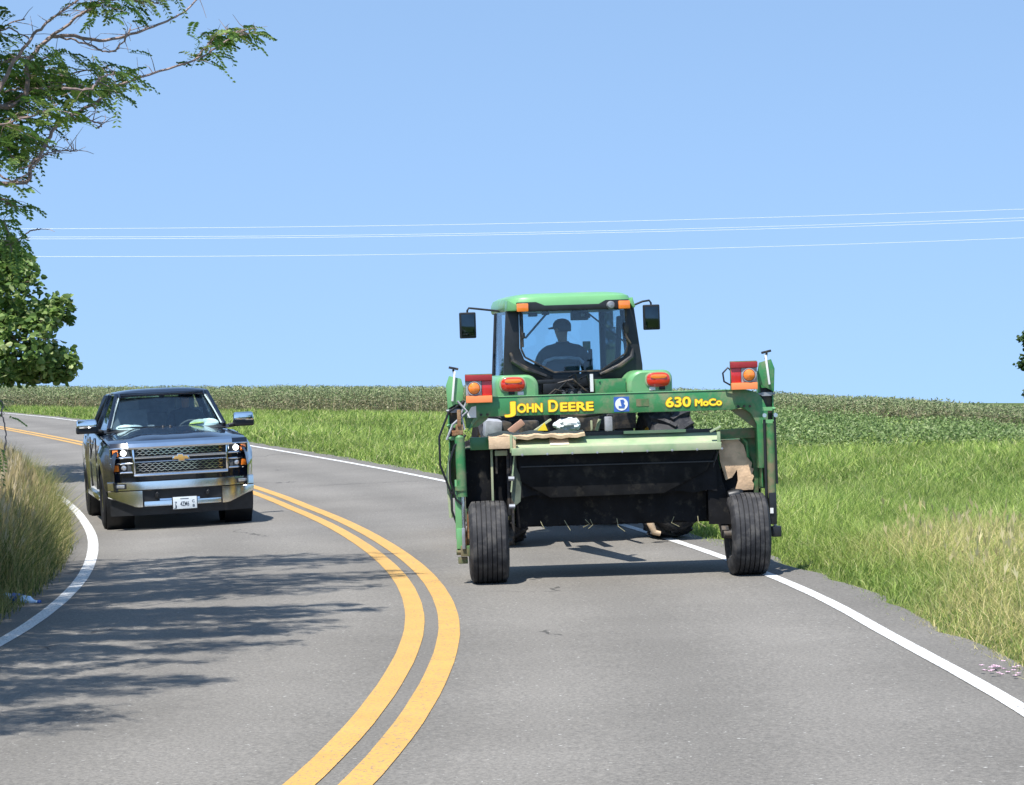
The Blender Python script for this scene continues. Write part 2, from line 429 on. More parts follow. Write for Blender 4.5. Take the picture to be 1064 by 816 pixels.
# ------------------------------------------------------------------ road
def asphalt_mat():
    m, nt, p = new_mat('asphalt')
    n = nt.nodes; l = nt.links
    tc = n.new("ShaderNodeTexCoord")
    def noise(s, d, r=0.6):
        k = n.new("ShaderNodeTexNoise"); k.inputs['Scale'].default_value = s; k.inputs['Detail'].default_value = d; k.inputs['Roughness'].default_value = r
        l.new(tc.outputs['Object'], k.inputs['Vector']); return k
    big = noise(0.35, 6); fine = noise(42, 4, 0.85); spk = noise(30, 2, 0.5)
    r1 = n.new("ShaderNodeValToRGB"); r1.color_ramp.elements[0].position = .3; r1.color_ramp.elements[1].position = .7
    r1.color_ramp.elements[0].color = (0.150, 0.141, 0.129, 1); r1.color_ramp.elements[1].color = (0.196, 0.185, 0.170, 1)
    l.new(big.outputs['Fac'], r1.inputs['Fac'])
    r2 = n.new("ShaderNodeValToRGB"); r2.color_ramp.elements[0].position = .25; r2.color_ramp.elements[1].position = .78
    r2.color_ramp.elements[0].color = (0.42, 0.42, 0.42, 1); r2.color_ramp.elements[1].color = (1.62, 1.60, 1.54, 1)
    l.new(fine.outputs['Fac'], r2.inputs['Fac'])
    mu = n.new("ShaderNodeMixRGB"); mu.blend_type = 'MULTIPLY'; mu.inputs['Fac'].default_value = 1
    l.new(r1.outputs['Color'], mu.inputs['Color1']); l.new(r2.outputs['Color'], mu.inputs['Color2'])
    # pale stones
    r3 = n.new("ShaderNodeValToRGB"); r3.color_ramp.elements[0].position = .70; r3.color_ramp.elements[1].position = .76
    l.new(spk.outputs['Fac'], r3.inputs['Fac'])
    mx = n.new("ShaderNodeMixRGB"); l.new(r3.outputs['Color'], mx.inputs['Fac']); l.new(mu.outputs['Color'], mx.inputs['Color1'])
    mx.inputs['Color2'].default_value = (0.42, 0.41, 0.38, 1)
    # hairline cracks
    vo = n.new("ShaderNodeTexVoronoi"); vo.feature = 'DISTANCE_TO_EDGE'; vo.inputs['Scale'].default_value = 0.33
    wn_ = noise(1.2, 5)
    va = n.new("ShaderNodeMixRGB"); va.blend_type = 'ADD'; va.inputs['Fac'].default_value = 0.8
    l.new(tc.outputs['Object'], va.inputs['Color1']); l.new(wn_.outputs['Color'], va.inputs['Color2'])
    l.new(va.outputs['Color'], vo.inputs['Vector'])
    lt = n.new("ShaderNodeMath"); lt.operation = 'LESS_THAN'; lt.inputs[1].default_value = 0.006
    l.new(vo.outputs['Distance'], lt.inputs[0])
    ms = noise(0.23, 2); gt = n.new("ShaderNodeMath"); gt.operation = 'GREATER_THAN'; gt.inputs[1].default_value = 0.60
    l.new(ms.outputs['Fac'], gt.inputs[0])
    mm = n.new("ShaderNodeMath"); mm.operation = 'MULTIPLY'; l.new(lt.outputs[0], mm.inputs[0]); l.new(gt.outputs[0], mm.inputs[1])
    m4 = n.new("ShaderNodeMath"); m4.operation = 'MULTIPLY'; m4.inputs[1].default_value = 0.7; l.new(mm.outputs[0], m4.inputs[0])
    mc = n.new("ShaderNodeMixRGB"); l.new(m4.outputs[0], mc.inputs['Fac']); l.new(mx.outputs['Color'], mc.inputs['Color1'])
    mc.inputs['Color2'].default_value = (0.035, 0.034, 0.032, 1)
    # darker oil line in lane centres, paler wheel tracks (attribute: offset from the centre line)
    at = n.new("ShaderNodeAttribute"); at.attribute_name = 'track'
    mt = n.new("ShaderNodeMixRGB"); mt.blend_type = 'MULTIPLY'; mt.inputs['Fac'].default_value = 1
    l.new(mc.outputs['Color'], mt.inputs['Color1']); l.new(at.outputs['Color'], mt.inputs['Color2'])
    l.new(mt.outputs['Color'], p.inputs['Base Color'])
    p.inputs['Roughness'].default_value = 0.85; p.inputs['Specular IOR Level'].default_value = 0.25
    bp = n.new("ShaderNodeBump"); bp.inputs['Strength'].default_value = 0.5; bp.inputs['Distance'].default_value = 0.006
    l.new(fine.outputs['Fac'], bp.inputs['Height']); l.new(bp.outputs[0], p.inputs['Normal'])
    return m
offs = np.concatenate([[-3.85, -3.72], np.arange(-3.6, 3.61, 0.3), [3.72, 3.85]])
def flare(yc): return .34*(1-sstep(9.5, 17, yc))      # the right lane is a little wider at the near end
rows = []; trk = []
for i in range(len(CL)):
    yc = CL[i, 1]; eg = 0.05*math.sin(i*1.7)+0.04*math.sin(i*0.63+1)+0.03*math.sin(i*3.1)
    row = []
    for k, o in enumerate(offs):
        oo = o + (eg if k < 2 or k >= len(offs)-2 else 0) + (float(flare(yc)) if o > 3.2 else 0)
        x, y = CL[i] + NRM[i]*oo
        z = float(e_of(yc) + np.clip(oo, -4.4, 4.4)*bank_of(yc)) - (0.05 if k in (0, len(offs)-1) else 0)
        row.append((x, y, z)); 
        ln = abs(abs(o)-1.7)
        trk.append(1.0 + 0.085*math.cos((abs(o)-0.85)*2*math.pi/1.7) - 0.05*math.exp(-((abs(o)-3.6)/0.25)**2))
    rows.append(row)
road = MB().grid(rows).build('road', asphalt_mat(), recalc=False)
at = road.data.color_attributes.new('track', 'FLOAT_COLOR', 'POINT')
tc_ = np.ones((len(trk), 4), np.float32); tc_[:, :3] = np.array(trk)[:, None]
at.data.foreach_set('color', tc_.ravel())
tag(road, kind='structure')

def paint_mat(name, col, wear):
    m, nt, p = new_mat(name)
    n = nt.nodes; l = nt.links
    tc = n.new("ShaderNodeTexCoord")
    nz = n.new("ShaderNodeTexNoise"); nz.inputs['Scale'].default_value = 45; nz.inputs['Detail'].default_value = 6; nz.inputs['Roughness'].default_value = 0.75
    l.new(tc.outputs['Object'], nz.inputs['Vector'])
    rp = n.new("ShaderNodeValToRGB"); rp.color_ramp.elements[0].position = wear; rp.color_ramp.elements[1].position = wear + 0.10
    rp.color_ramp.elements[0].color = (0.16, 0.155, 0.15, 1); rp.color_ramp.elements[1].color = (*col, 1)
    l.new(nz.outputs['Fac'], rp.inputs['Fac'])
    n2 = n.new("ShaderNodeTexNoise"); n2.inputs['Scale'].default_value = 2.5; n2.inputs['Detail'].default_value = 4
    l.new(tc.outputs['Object'], n2.inputs['Vector'])
    r2 = n.new("ShaderNodeValToRGB"); r2.color_ramp.elements[0].color = (.78, .77, .76, 1); r2.color_ramp.elements[1].color = (1.08, 1.08, 1.08, 1)
    l.new(n2.outputs['Fac'], r2.inputs['Fac'])
    mu = n.new("ShaderNodeMixRGB"); mu.blend_type = 'MULTIPLY'; mu.inputs['Fac'].default_value = 1
    l.new(rp.outputs['Color'], mu.inputs['Color1']); l.new(r2.outputs['Color'], mu.inputs['Color2'])
    l.new(mu.outputs['Color'], p.inputs['Base Color']); p.inputs['Roughness'].default_value = 0.7
    return m
def ribbon(name, off, w, mat):
    rows = []; off0 = off
    for i in range(len(CL)):
        yc = CL[i, 1]; r = []; off = off0 + (float(flare(yc)) if off0 > 3 else 0)
        for k in (-1, -.34, .34, 1):
            o = off + k*w/2 + (0.0015*math.sin(i*2.3+k) if abs(k) == 1 else 0)
            x, y = CL[i] + NRM[i]*o
            r.append((x, y, float(e_of(yc) + o*bank_of(yc)) + 0.005))
        rows.append(r)
    return tag(MB().grid(rows).build(name, mat, recalc=False), kind='structure')
ypm = paint_mat('yellow_road_paint', (0.57, 0.325, 0.075), 0.375)
wpm = paint_mat('white_road_paint', (0.70, 0.70, 0.68), 0.385)
ribbon('yellow_centre_line', -0.135, 0.155, ypm)
ribbon('yellow_centre_line', 0.135, 0.165, ypm)
ribbon('white_edge_line', 3.27, 0.115, wpm)
ribbon('white_edge_line', -3.30, 0.13, wpm)

# ------------------------------------------------------------------ grass and crops
def in_poly(x, y, P):
    c = np.zeros(len(x), bool); P = np.array(P); j = len(P)-1
    for i in range(len(P)):
        xi, yi = P[i]; xj, yj = P[j]
        m = ((yi > y) != (yj > y)) & (x < (xj-xi)*(y-yi)/(yj-yi+1e-12)+xi)
        c ^= m; j = i
    return c
def palette(n, cols, w, jit=0.18):
    cols = np.array(cols); w = np.array(w)/np.sum(w)
    c = cols[rng.choice(len(cols), n, p=w)]
    return c * (1 + rng.normal(0, jit, (n, 1))).clip(0.5, 1.7)
def blades(x, y, z, h, w, lean, cols, segs=2):
    """curved grass blades: (n*segs, 4, 3) quads"""
    n = len(x); az = rng.uniform(0, 2*np.pi, n); la = rng.uniform(0, 2*np.pi, n)
    dx = np.cos(az)*w/2; dy = np.sin(az)*w/2
    lx = np.cos(la)*lean*h; ly = np.sin(la)*lean*h
    t = np.linspace(0, 1, segs+1)
    V = np.zeros((n, segs, 4, 3)); C = np.repeat(cols[:, None], segs, 1)
    for s in range(segs):
        for q, (tt, sd) in enumerate(((t[s], -1), (t[s], 1), (t[s+1], 1), (t[s+1], -1))):
            ww = (1-tt)**0.6 if tt < 1 else 0.08
            V[:, s, q, 0] = x + lx*tt**2 + sd*dx*ww
            V[:, s, q, 1] = y + ly*tt**2 + sd*dy*ww
            V[:, s, q, 2] = z + h*(tt - 0.35*lean*tt**2)
    return V.reshape(-1, 4, 3), C.reshape(-1, 3)
def seedheads(x, y, z, h, cols, sz=1.0, lean=0.15):
    """thin stalk with a drooping, slightly fanned seed head made of small blades"""
    n = len(x); la = rng.uniform(0, 2*np.pi, n); lx = np.cos(la)*lean*h; ly = np.sin(la)*lean*h
    az = rng.uniform(0, np.pi, n); wx = np.cos(az); wy = np.sin(az)
    out = []; cc = []
    def q(t0, t1, w0, w1, ox=0., oz=0.):
        V = np.zeros((n, 4, 3))
        for k, (t, w) in enumerate(((t0, -w0), (t0, w0), (t1, w1), (t1, -w1))):
            o = ox if k > 1 else 0.
            V[:, k, 0] = x+lx*t*t+wx*(w+o)*sz; V[:, k, 1] = y+ly*t*t+wy*(w+o)*sz; V[:, k, 2] = z+h*t
        out.append(V); cc.append(cols)
    q(0, .55, .0022, .0018); q(.55, .8, .0018, .0015)
    q(.76, .88, .003, .013); q(.88, 1.0, .013, .002)
    q(.78, .90, .004, .006, .03); q(.80, .93, .004, .006, -.03)
    return np.concatenate(out), np.concatenate(cc)
def scatter(x0, x1, y0, y1, dens):
    n = int((x1-x0)*(y1-y0)*dens)
    return rng.uniform(x0, x1, n), rng.uniform(y0, y1, n)
GREENS = [(0.29, 0.39, 0.085), (0.22, 0.32, 0.065), (0.36, 0.44, 0.11), (0.12, 0.21, 0.04), (0.42, 0.47, 0.17), (0.54, 0.52, 0.24)]
GW = [3, 3, 2.5, 2, 1.3, .7]
def patch(x, y):  # slow patches of vigour and colour
    return 0.5+0.5*np.clip(wob(x*2.3, y*1.1)*0.7 + 0.4*np.sin(x*1.9-y*.6), -1, 1)
def visible(x, y, m=0.6):
    return (np.abs(x) < y*0.2285+m) & (y > 9)
CROPEDGE = [(-60, 118), (-24, 112), (-11, 107), (0, 99), (10, 90), (24, 86), (60, 84)]
def crop_edge(x): return np.interp(x, [p[0] for p in CROPEDGE], [p[1] for p in CROPEDGE])

bv = []; bc = []
for (y0, y1, dens, ww, hh) in ((10, 18, 1900, .008, .25), (18, 27, 1100, .010, .27), (27, 40, 420, .016, .30), (40, 60, 170, .027, .32), (60, 112, 55, .05, .36)):
    x, y = scatter(-32 if y0 >= 60 else (-10 if y0 >= 40 else -3), y1*.23+1, y0, y1, dens)
    k = visible(x, y); x = x[k]; y = y[k]
    o, yc = road_off(x, y)
    k = (o > 3.52+.85*flare(yc)+.04*np.sin(yc*1.3)*np.sin(yc*.37+1)+np.abs(rng.normal(0, .09, len(o)))) & (y < crop_edge(x)+1); x = x[k]; y = y[k]; o = o[k]
    if len(x) == 0: continue
    pt = patch(x, y)
    h = hh*rng.uniform(.45, 1.25, len(x))*(0.35+0.65*sstep(3.6, 4.9, o))*(.75+.5*pt)
    col = palette(len(x), GREENS, GW)*(0.8+.4*pt)[:, None]
    # straw-coloured stand towards the right
    sw = sstep(.15, .20, x/y + .02*np.sin(y*.9)) * (1-sstep(23, 29, y)) * (rng.random(len(x)) < .42)
    straw = palette(len(x), [(0.60, 0.52, 0.22), (0.48, 0.46, 0.16), (0.66, 0.56, 0.28)], [1, 1, .7])
    col = col*(1-sw[:, None]) + straw*sw[:, None]
    V, C = blades(x, y, ground_z(x, y)-.01, h*(1+.35*sw), ww*rng.uniform(.6, 1.5, len(x)), rng.uniform(.2, 1.0, len(x)), col)
    bv.append(V); bc.append(C)
tag(quads_obj('verge_grass', np.concatenate(bv), np.concatenate(bc), M['blade']), 'tall green roadside grass between the road and the field', 'grass', kind='stuff')

x, y = scatter(-1, 13, 11, 42, 95); o, yc = road_off(x, y)
k = (o > 4.1) & visible(x, y) & (rng.random(len(x)) < .16*sstep(.15, .21, x/y)*(1-sstep(23, 28, y)))
x = x[k]; y = y[k]
V, C = seedheads(x, y, ground_z(x, y), rng.uniform(.35, .6, len(x)), palette(len(x), [(0.62, 0.53, 0.27), (0.52, 0.46, 0.20), (0.68, 0.58, 0.32)], [1, 1, .7]), 0.7)
tag(quads_obj('seed_stalks', V, C, M['blade']), 'straw coloured grass stalks with seed heads on the right verge', 'grass', kind='stuff')

# tall golden-green grass on the left bank
bv = []; bc = []
def left_patch(dens, lo, hi):
    x, y = scatter(-16, -3.0, 13, 50, dens)
    k = (x > -y*.2285-1.6) & (x < -3); x = x[k]; y = y[k]
    o, yc = road_off(x, y); k = (-o > lo+rng.normal(0, .05, len(o))) & (-o < hi) & (y < 48); return x[k], y[k], -o[k]
x, y, o = left_patch(1000, 3.62, 9)
h = rng.uniform(.35, 1.0, len(x))*(0.33+.70*np.where(y > 21, sstep(3.5, 3.95, o), sstep(3.6, 4.8, o)))
LG = [(0.23, 0.25, 0.075), (0.34, 0.31, 0.12), (0.13, 0.17, 0.045), (0.46, 0.39, 0.19), (0.095, 0.135, 0.035)]
V, C = blades(x, y, ground_z(x, y)-.01, h, .010*rng.uniform(.6, 1.5, len(x)), rng.uniform(.1, .7, len(x)), palette(len(x), LG, [3, 3, 2, 2, 1.5]))
bv.append(V); bc.append(C)
x, y, o = left_patch(150, 3.9, 9)
V, C = seedheads(x, y, ground_z(x, y), rng.uniform(.55, 1.05, len(x))*(0.45+.55*sstep(3.6, 4.4, o)), palette(len(x), [(0.50, 0.40, 0.22), (0.40, 0.33, 0.16), (0.60, 0.50, 0.33)], [1, 1, .7]), 0.9)
bv.append(V); bc.append(C)
tag(quads_obj('bank_grass', np.concatenate(bv), np.concatenate(bc), M['blade']), 'tall golden green grass with seed heads on the left bank', 'grass', kind='stuff')

# weeds: broad dark-green leaves in front of the crop on the right
def bushy(x, y, z, h, r, nl, ls, cols_lo, cols_hi, mixz=.5):
    """each plant: nl leaf quads spread through a column of height h and radius r"""
    n = len(x); rep = lambda a: np.repeat(a, nl)
    N = n*nl
    t = rng.uniform(0.02, 1, N)**.8; a = rng.uniform(0, 2*np.pi, N); rr = rep(r)*rng.uniform(.1, 1, N)*(1.1-.6*t)
    c = np.stack([rep(x)+np.cos(a)*rr, rep(y)+np.sin(a)*rr, rep(z)+t*rep(h)], 1)
    d = np.stack([np.cos(a+rng.normal(0, .6, N)), np.sin(a), rng.uniform(-.5, 1.3, N)], 1); d /= np.linalg.norm(d, axis=1)[:, None]
    u = rng.normal(0, 1, (N, 3)); u -= d*(u*d).sum(1)[:, None]; u /= np.linalg.norm(u, axis=1)[:, None]
    L = rep(ls)*rng.uniform(.5, 1.3, N); w = L*.22
    V = np.stack([c, c+d*(L*.45)[:, None]+u*w[:, None], c+d*L[:, None], c+d*(L*.45)[:, None]-u*w[:, None]], 1)
    up = (t + rng.normal(0, .14, N)) > mixz
    C = np.where(up[:, None], palette(N, cols_hi, np.ones(len(cols_hi))), palette(N, cols_lo, np.ones(len(cols_lo))))
    return V, C
x, y = scatter(2, 30, 52, 90, 6.0); k = visible(x, y, 1.5) & (y > 58+2.5*wob(x*1.5, y*.2)) & (x > 6 - (y-60)*.28) & (y < crop_edge(x)+2); x = x[k]; y = y[k]
V, C = bushy(x, y, ground_z(x, y), rng.uniform(.25, .7, len(x))*(.6+.7*patch(x*.5, y*.3)), np.full(len(x), .30), 26, np.full(len(x), .11),
             [(0.12, 0.17, 0.05), (0.18, 0.20, 0.08)], [(0.17, 0.25, 0.075), (0.13, 0.20, 0.06), (0.28, 0.34, 0.15), (0.20, 0.28, 0.09)], .4)
tag(quads_obj('weeds', V, C, M['crop']), 'band of dark green leafy weeds in front of the crop on the right', 'weeds', kind='stuff')

# the crop: brown stalks under green tops, reaching the crest of the rise
xs = []; ys = []
for (d0, d1, dens) in ((0, 5, 9.0), (5, 20, 3.6), (20, 75, 1.3)):
    x, y = scatter(-60, 55, 82, 195, dens); ed = crop_edge(x)+.8*wob(x*1.7, x*.3)
    k = visible(x, y, 2.5) & (y-ed > d0) & (y-ed < d1); o, yc = road_off(x[k], y[k]); kk = o > 5
    xs.append(x[k][kk]); ys.append(y[k][kk])
x = np.concatenate(xs); y = np.concatenate(ys)
BR = [(0.25, 0.22, 0.13), (0.31, 0.28, 0.17), (0.19, 0.18, 0.10), (0.25, 0.27, 0.14)]
GT = [(0.22, 0.28, 0.12), (0.20, 0.25, 0.11), (0.25, 0.29, 0.14), (0.28, 0.28, 0.16)]
V, C = bushy(x, y, ground_z(x, y), rng.uniform(.95, 1.3, len(x))*(1-.006*np.clip(x, 0, 30))*(.93+.14*patch(x*.4, y*.2)), np.full(len(x), .38), 46, np.full(len(x), .115), BR, GT, .64)
tag(quads_obj('crop_field', V, C, M['crop']), 'tall field crop with brown stalks and green tops up to the horizon', 'crop', kind='stuff')
x, y = scatter(-60, 55, 82, 190, 2.6); ed = crop_edge(x); k = visible(x, y, 2) & (y > ed); o, yc = road_off(x[k], y[k]); kk = o > 5
x = x[k][kk]; y = y[k][kk]
V, C = blades(x, y, ground_z(x, y), rng.uniform(.8, 1.38, len(x))*(1-.006*np.clip(x, 0, 30)), np.full(len(x), .04), rng.uniform(.02, .2, len(x)), palette(len(x), [(0.34, 0.27, 0.15), (0.42, 0.36, 0.2), (0.2, 0.24, .09), (0.14, .2, .06)], [.7, .5, 1, 1]))
tag(quads_obj('crop_stalks', V, C, M['crop']), 'pale dry stalks standing along the front edge of the crop', 'crop', kind='stuff')

# little pale pink flowers at the asphalt edge, lower right
FB = np.array([3.04, 13.75, float(ground_z(3.04, 13.75)[0])])
n = 46; a = rng.uniform(0, 6.28, n); r_ = np.sqrt(rng.random(n))*.17
V, C = blades(np.cos(a)*r_, np.sin(a)*r_*1.6, np.zeros(n)-.03, rng.uniform(.05, .12, n), np.full(n, .008), rng.uniform(.1, .6, n), palette(n, GREENS[:3], [1, 1, 1]))
tag(quads_obj('flower_stems', V+FB, C, M['blade']), 'short green stems of the little flowers at the asphalt edge', 'flowers', kind='stuff')
m_ = MB()
for i in range(n):
    p = Vector(FB)+Vector((math.cos(a[i])*r_[i], math.sin(a[i])*r_[i]*1.6, random.uniform(.03, .11)))
    for j in range(5):
        t = j*1.2566+i; d = Vector((math.cos(t), math.sin(t), .35))*.017; s_ = Vector((-math.sin(t), math.cos(t), 0))*.010
        m_.add([p, p+d*.6+s_, p+d*1.1, p+d*.6-s_], [(0, 1, 2, 3)])
tag(m_.build('wildflowers', pbr('pink_petal', (0.62, 0.42, 0.52), 0.7, vary=.1)), 'tiny pale pink flowers at the asphalt edge on the right', 'flowers', kind='stuff')
# ------------------------------------------------------------------ helpers for vehicles on the banked road
def on_road(x, y, yaw, half_l=1.5, half_w=1.1, dz=0.0):
    """matrix of a vehicle standing on the road; yaw counter-clockwise from +Y"""
    f = Vector((-math.sin(yaw), math.cos(yaw))); r = Vector((math.cos(yaw), math.sin(yaw)))
    def rz(p): return float(road_z(p[0], p[1])[0]) if abs(float(road_off(p[0], p[1])[0][0])) < 5 else float(ground_z(p[0], p[1])[0])
    c = Vector((x, y))
    F = Vector((*(2*half_l*f), rz(c+f*half_l)-rz(c-f*half_l))).normalized()
    X = Vector((*(2*half_w*r), rz(c+r*half_w)-rz(c-r*half_w))).normalized()
    Z = X.cross(F).normalized(); X = F.cross(Z)
    m = Matrix((X, F, Z)).transposed().to_4x4()
    m.translation = (x, y, rz(c)+dz)
    return m

def person(name, parent, mtx, pts, radii, edges, mats, label=None, cat='person'):
    pass

def tyre_profile(r, rr, w, grooves=0, gd=0.017, bulge=0.008, crown=0.008):
    """closed profile (radius, axial) for a tyre of outer radius r, rim radius rr, width w"""
    p = [(rr, -w*.40), (rr+.02, -w*.47), ((r+rr)/2, -w*.5-bulge), (r-.05, -w*.5), (r-.012-crown, -w*.46)]
    if grooves:
        a0 = -w*.43; a1 = w*.43; n = grooves+1; rw = (a1-a0)/(n+grooves*.28); x = a0
        cr = lambda a: r-crown*(2*a/w)**2
        for i in range(n):
            p += [(cr(x), x), (cr(x+rw), x+rw)]
            x += rw
            if i < n-1:
                p += [(cr(x)-gd, x+.002), (cr(x)-gd, x+rw*.28-.002)]; x += rw*.28
    else: p += [(r-crown, -w*.4), (r, -w*.15), (r, w*.15), (r-crown, w*.4)]
    p += [(r-.012-crown, w*.46), (r-.05, w*.5), ((r+rr)/2, w*.5+bulge), (rr+.02, w*.47), (rr, w*.40)]
    return p
def skin_mesh(verts, edges, radii, root=0, sub=1):
    me = bpy.data.meshes.new('skin'); me.from_pydata([tuple(v) for v in verts], edges, [])
    ob = bpy.data.objects.new('skin_tmp', me); COL.objects.link(ob)
    md = ob.modifiers.new('s', 'SKIN'); md.use_smooth_shade = True
    for i, r in enumerate(radii):
        sv = me.skin_vertices[0].data[i]; sv.radius = (r, r) if not hasattr(r, '__len__') else r; sv.use_root = (i == root)
    sb = ob.modifiers.new('u', 'SUBSURF'); sb.levels = sub; sb.render_levels = sub
    dg = bpy.context.evaluated_depsgraph_get(); dg.update()
    m2 = bpy.data.meshes.new_from_object(ob.evaluated_get(dg)); bpy.data.objects.remove(ob)
    for p in m2.polygons: p.use_smooth = True
    return m2
def seated_person(parent_mtx, seat, name_label, hands, head_turn=0.0, head_r=0.105, scale=1.0, belly=1.0, group=None, cap=True):
    """seated adult facing +Y; seat = hip point; hands = two grip points (left, right)"""
    root = empty('person', parent_mtx @ Matrix.Translation(seat), label=name_label, cat='person')
    k = scale
    V = []; Ed = []; Ra = []
    def add(p, r, link=None):
        V.append(Vector(p)*k); Ra.append(tuple(q*k for q in r) if hasattr(r, '__len__') else r*k)
        if link is not None: Ed.append((link, len(V)-1))
        return len(V)-1
    pel = add((0, 0, 0.06), (.17*belly, .13)); wa = add((0, 0.02, .22), (.16*belly, .125*belly), pel)
    ch = add((0, .03, .40), (.185*belly, .13), wa); ut = add((0, .03, .52), (.13, .09), ch)
    nk = add((0, .045, .62), (.058, .06), ut); nk2 = add((0, .06, .68), .056, nk)
    hd = add((0, .07, .76), (.075, .09), nk2); hd2 = add((0, .065, .83), (.078, .095), hd); add((0, .06, .885), (.055, .07), hd2)
    # face: nose and chin as small outgrowths
    ht = head_turn
    fx, fy = -math.sin(ht), math.cos(ht)
    add((fx*.115, .07+fy*.115, .775), .014, hd)
    for sgn, hp in ((-1, hands[0]), (1, hands[1])):
        sh = add((sgn*.17, .03, .53), (.07, .075), ut); so = add((sgn*.225*belly, .04, .49), (.066, .07), sh)
        hpv = Vector(hp)/k; shp = Vector((sgn*.225*belly, .04, .49)); mid = (shp+hpv)/2 + Vector((sgn*.10, -.08, -.10))
        el = add(mid, .048, so); wr = add(hpv+Vector((0, -.09, .0)), .029, el); pa = add(hpv+Vector((0, -.03, .005)), (.036, .02), wr)
        for q in range(4):
            bx = (q-1.5)*.02; L = (.030, .036, .034, .026)[q]
            k1 = add(hpv+Vector((bx, .015, .016)), .010, pa); k2 = add(hpv+Vector((bx, .015+L, .004)), .009, k1); add(hpv+Vector((bx, .010+L*.7, -.020)), .008, k2)
        t1 = add(hpv+Vector((-sgn*.036, -.02, -.005)), .011, pa); add(hpv+Vector((-sgn*.044, .008, -.022)), .009, t1)
        kn = add((sgn*.13, .46, .05), .066, None); Ed.append((pel, kn)); V[kn] = Vector((sgn*.13, .46, .05))*k
        an = add((sgn*.13, .50, -.36), .045, kn); add((sgn*.13, .63, -.40), (.045, .035), an)
    me = skin_mesh(V, Ed, Ra)
    me.materials.append(M['skin'])
    b = bpy.data.objects.new('body', me); COL.objects.link(b); b.parent = root
    # shirt and trousers: shells that follow the body
    def garment(name, keep, mat, grow=.012):
        bm = bmesh.new(); bm.from_mesh(me); bm.normal_update()
        bmesh.ops.delete(bm, geom=[f for f in bm.faces if not keep(f.calc_center_median()/k)], context='FACES')
        for v in bm.verts: v.co += v.normal*grow
        bmesh.ops.solidify(bm, geom=bm.faces[:], thickness=.004)
        g = bpy.data.meshes.new(name); bm.to_mesh(g); bm.free(); g.materials.append(M[mat])
        for p in g.polygons: p.use_smooth = True
        o = bpy.data.objects.new(name, g); COL.objects.link(o); o.parent = root
    hy = min(hands[0][1], hands[1][1])/k
    garment('shirt', lambda c: c.z > .08 and c.z < .63 and c.y < hy-.12 and (c.y < .3 or abs(c.x) > .1), 'shirt', .016*k)
    garment('trousers', lambda c: c.z <= .10 and (c.y < .44 or c.z > -.36) and c.y < .56 and not c.z > .10, 'interior')
    rotm = Matrix.Translation(Vector((0, .06, .80))*k) @ Matrix.Rotation(ht, 4, 'Z')
    # hair / ears / eyes
    m_ = MB()
    for s_ in (-1, 1): m_.lathe([(0.001, -.01), (.022, -.008), (.026, .0), (.018, .008), (0.001, .01)], 10, 'X', (s_*.088*k, 0.0, -.01*k), close=False)
    m_.build('ears', 'skin', root, mtx=rotm)
    m_ = MB()
    for s_ in (-1, 1): m_.lathe([(0.001, -.007), (.010, -.003), (.012, 0.0), (.010, .004), (0.001, .007)], 8, 'Y', (s_*.032*k, .093*k, .0), close=False)
    m_.build('eyes', 'black', root, mtx=rotm)
    hair = MB(); hair.lathe([(.097*k, -.03*k), (.101*k, .0), (.099*k, .04*k), (.07*k, .085*k), (.001, .1*k)], 20, 'Z', (0, -.012*k, .0), close=False)
    hair.build('hair', 'black', root, mtx=rotm @ Matrix.Diagonal((.92, 1.05, 1, 1)))
    if cap:
        c = MB(); c.lathe([(.106*k, .015*k), (.109*k, .03*k), (.104*k, .065*k), (.08*k, .1*k), (.04*k, .12*k), (.001, .125*k)], 24, 'Z', (0, 0, 0), close=False)
        P = []
        for i in range(9):
            t = R(-62+124*i/8)
            P.append([(math.sin(t)*.10*k, math.cos(t)*.10*k, .03*k), (math.sin(t)*.125*k*.85, (.10+.075*math.cos(t))*k*1.0 if True else 0, .018*k), (math.sin(t)*.10*k, (math.cos(t)*.19)*k, .004*k)])
        c.grid(P)
        c.build('cap', 'cap', root, mtx=rotm @ Matrix.Diagonal((.95, 1.06, 1, 1)), solid=.004)
    return root

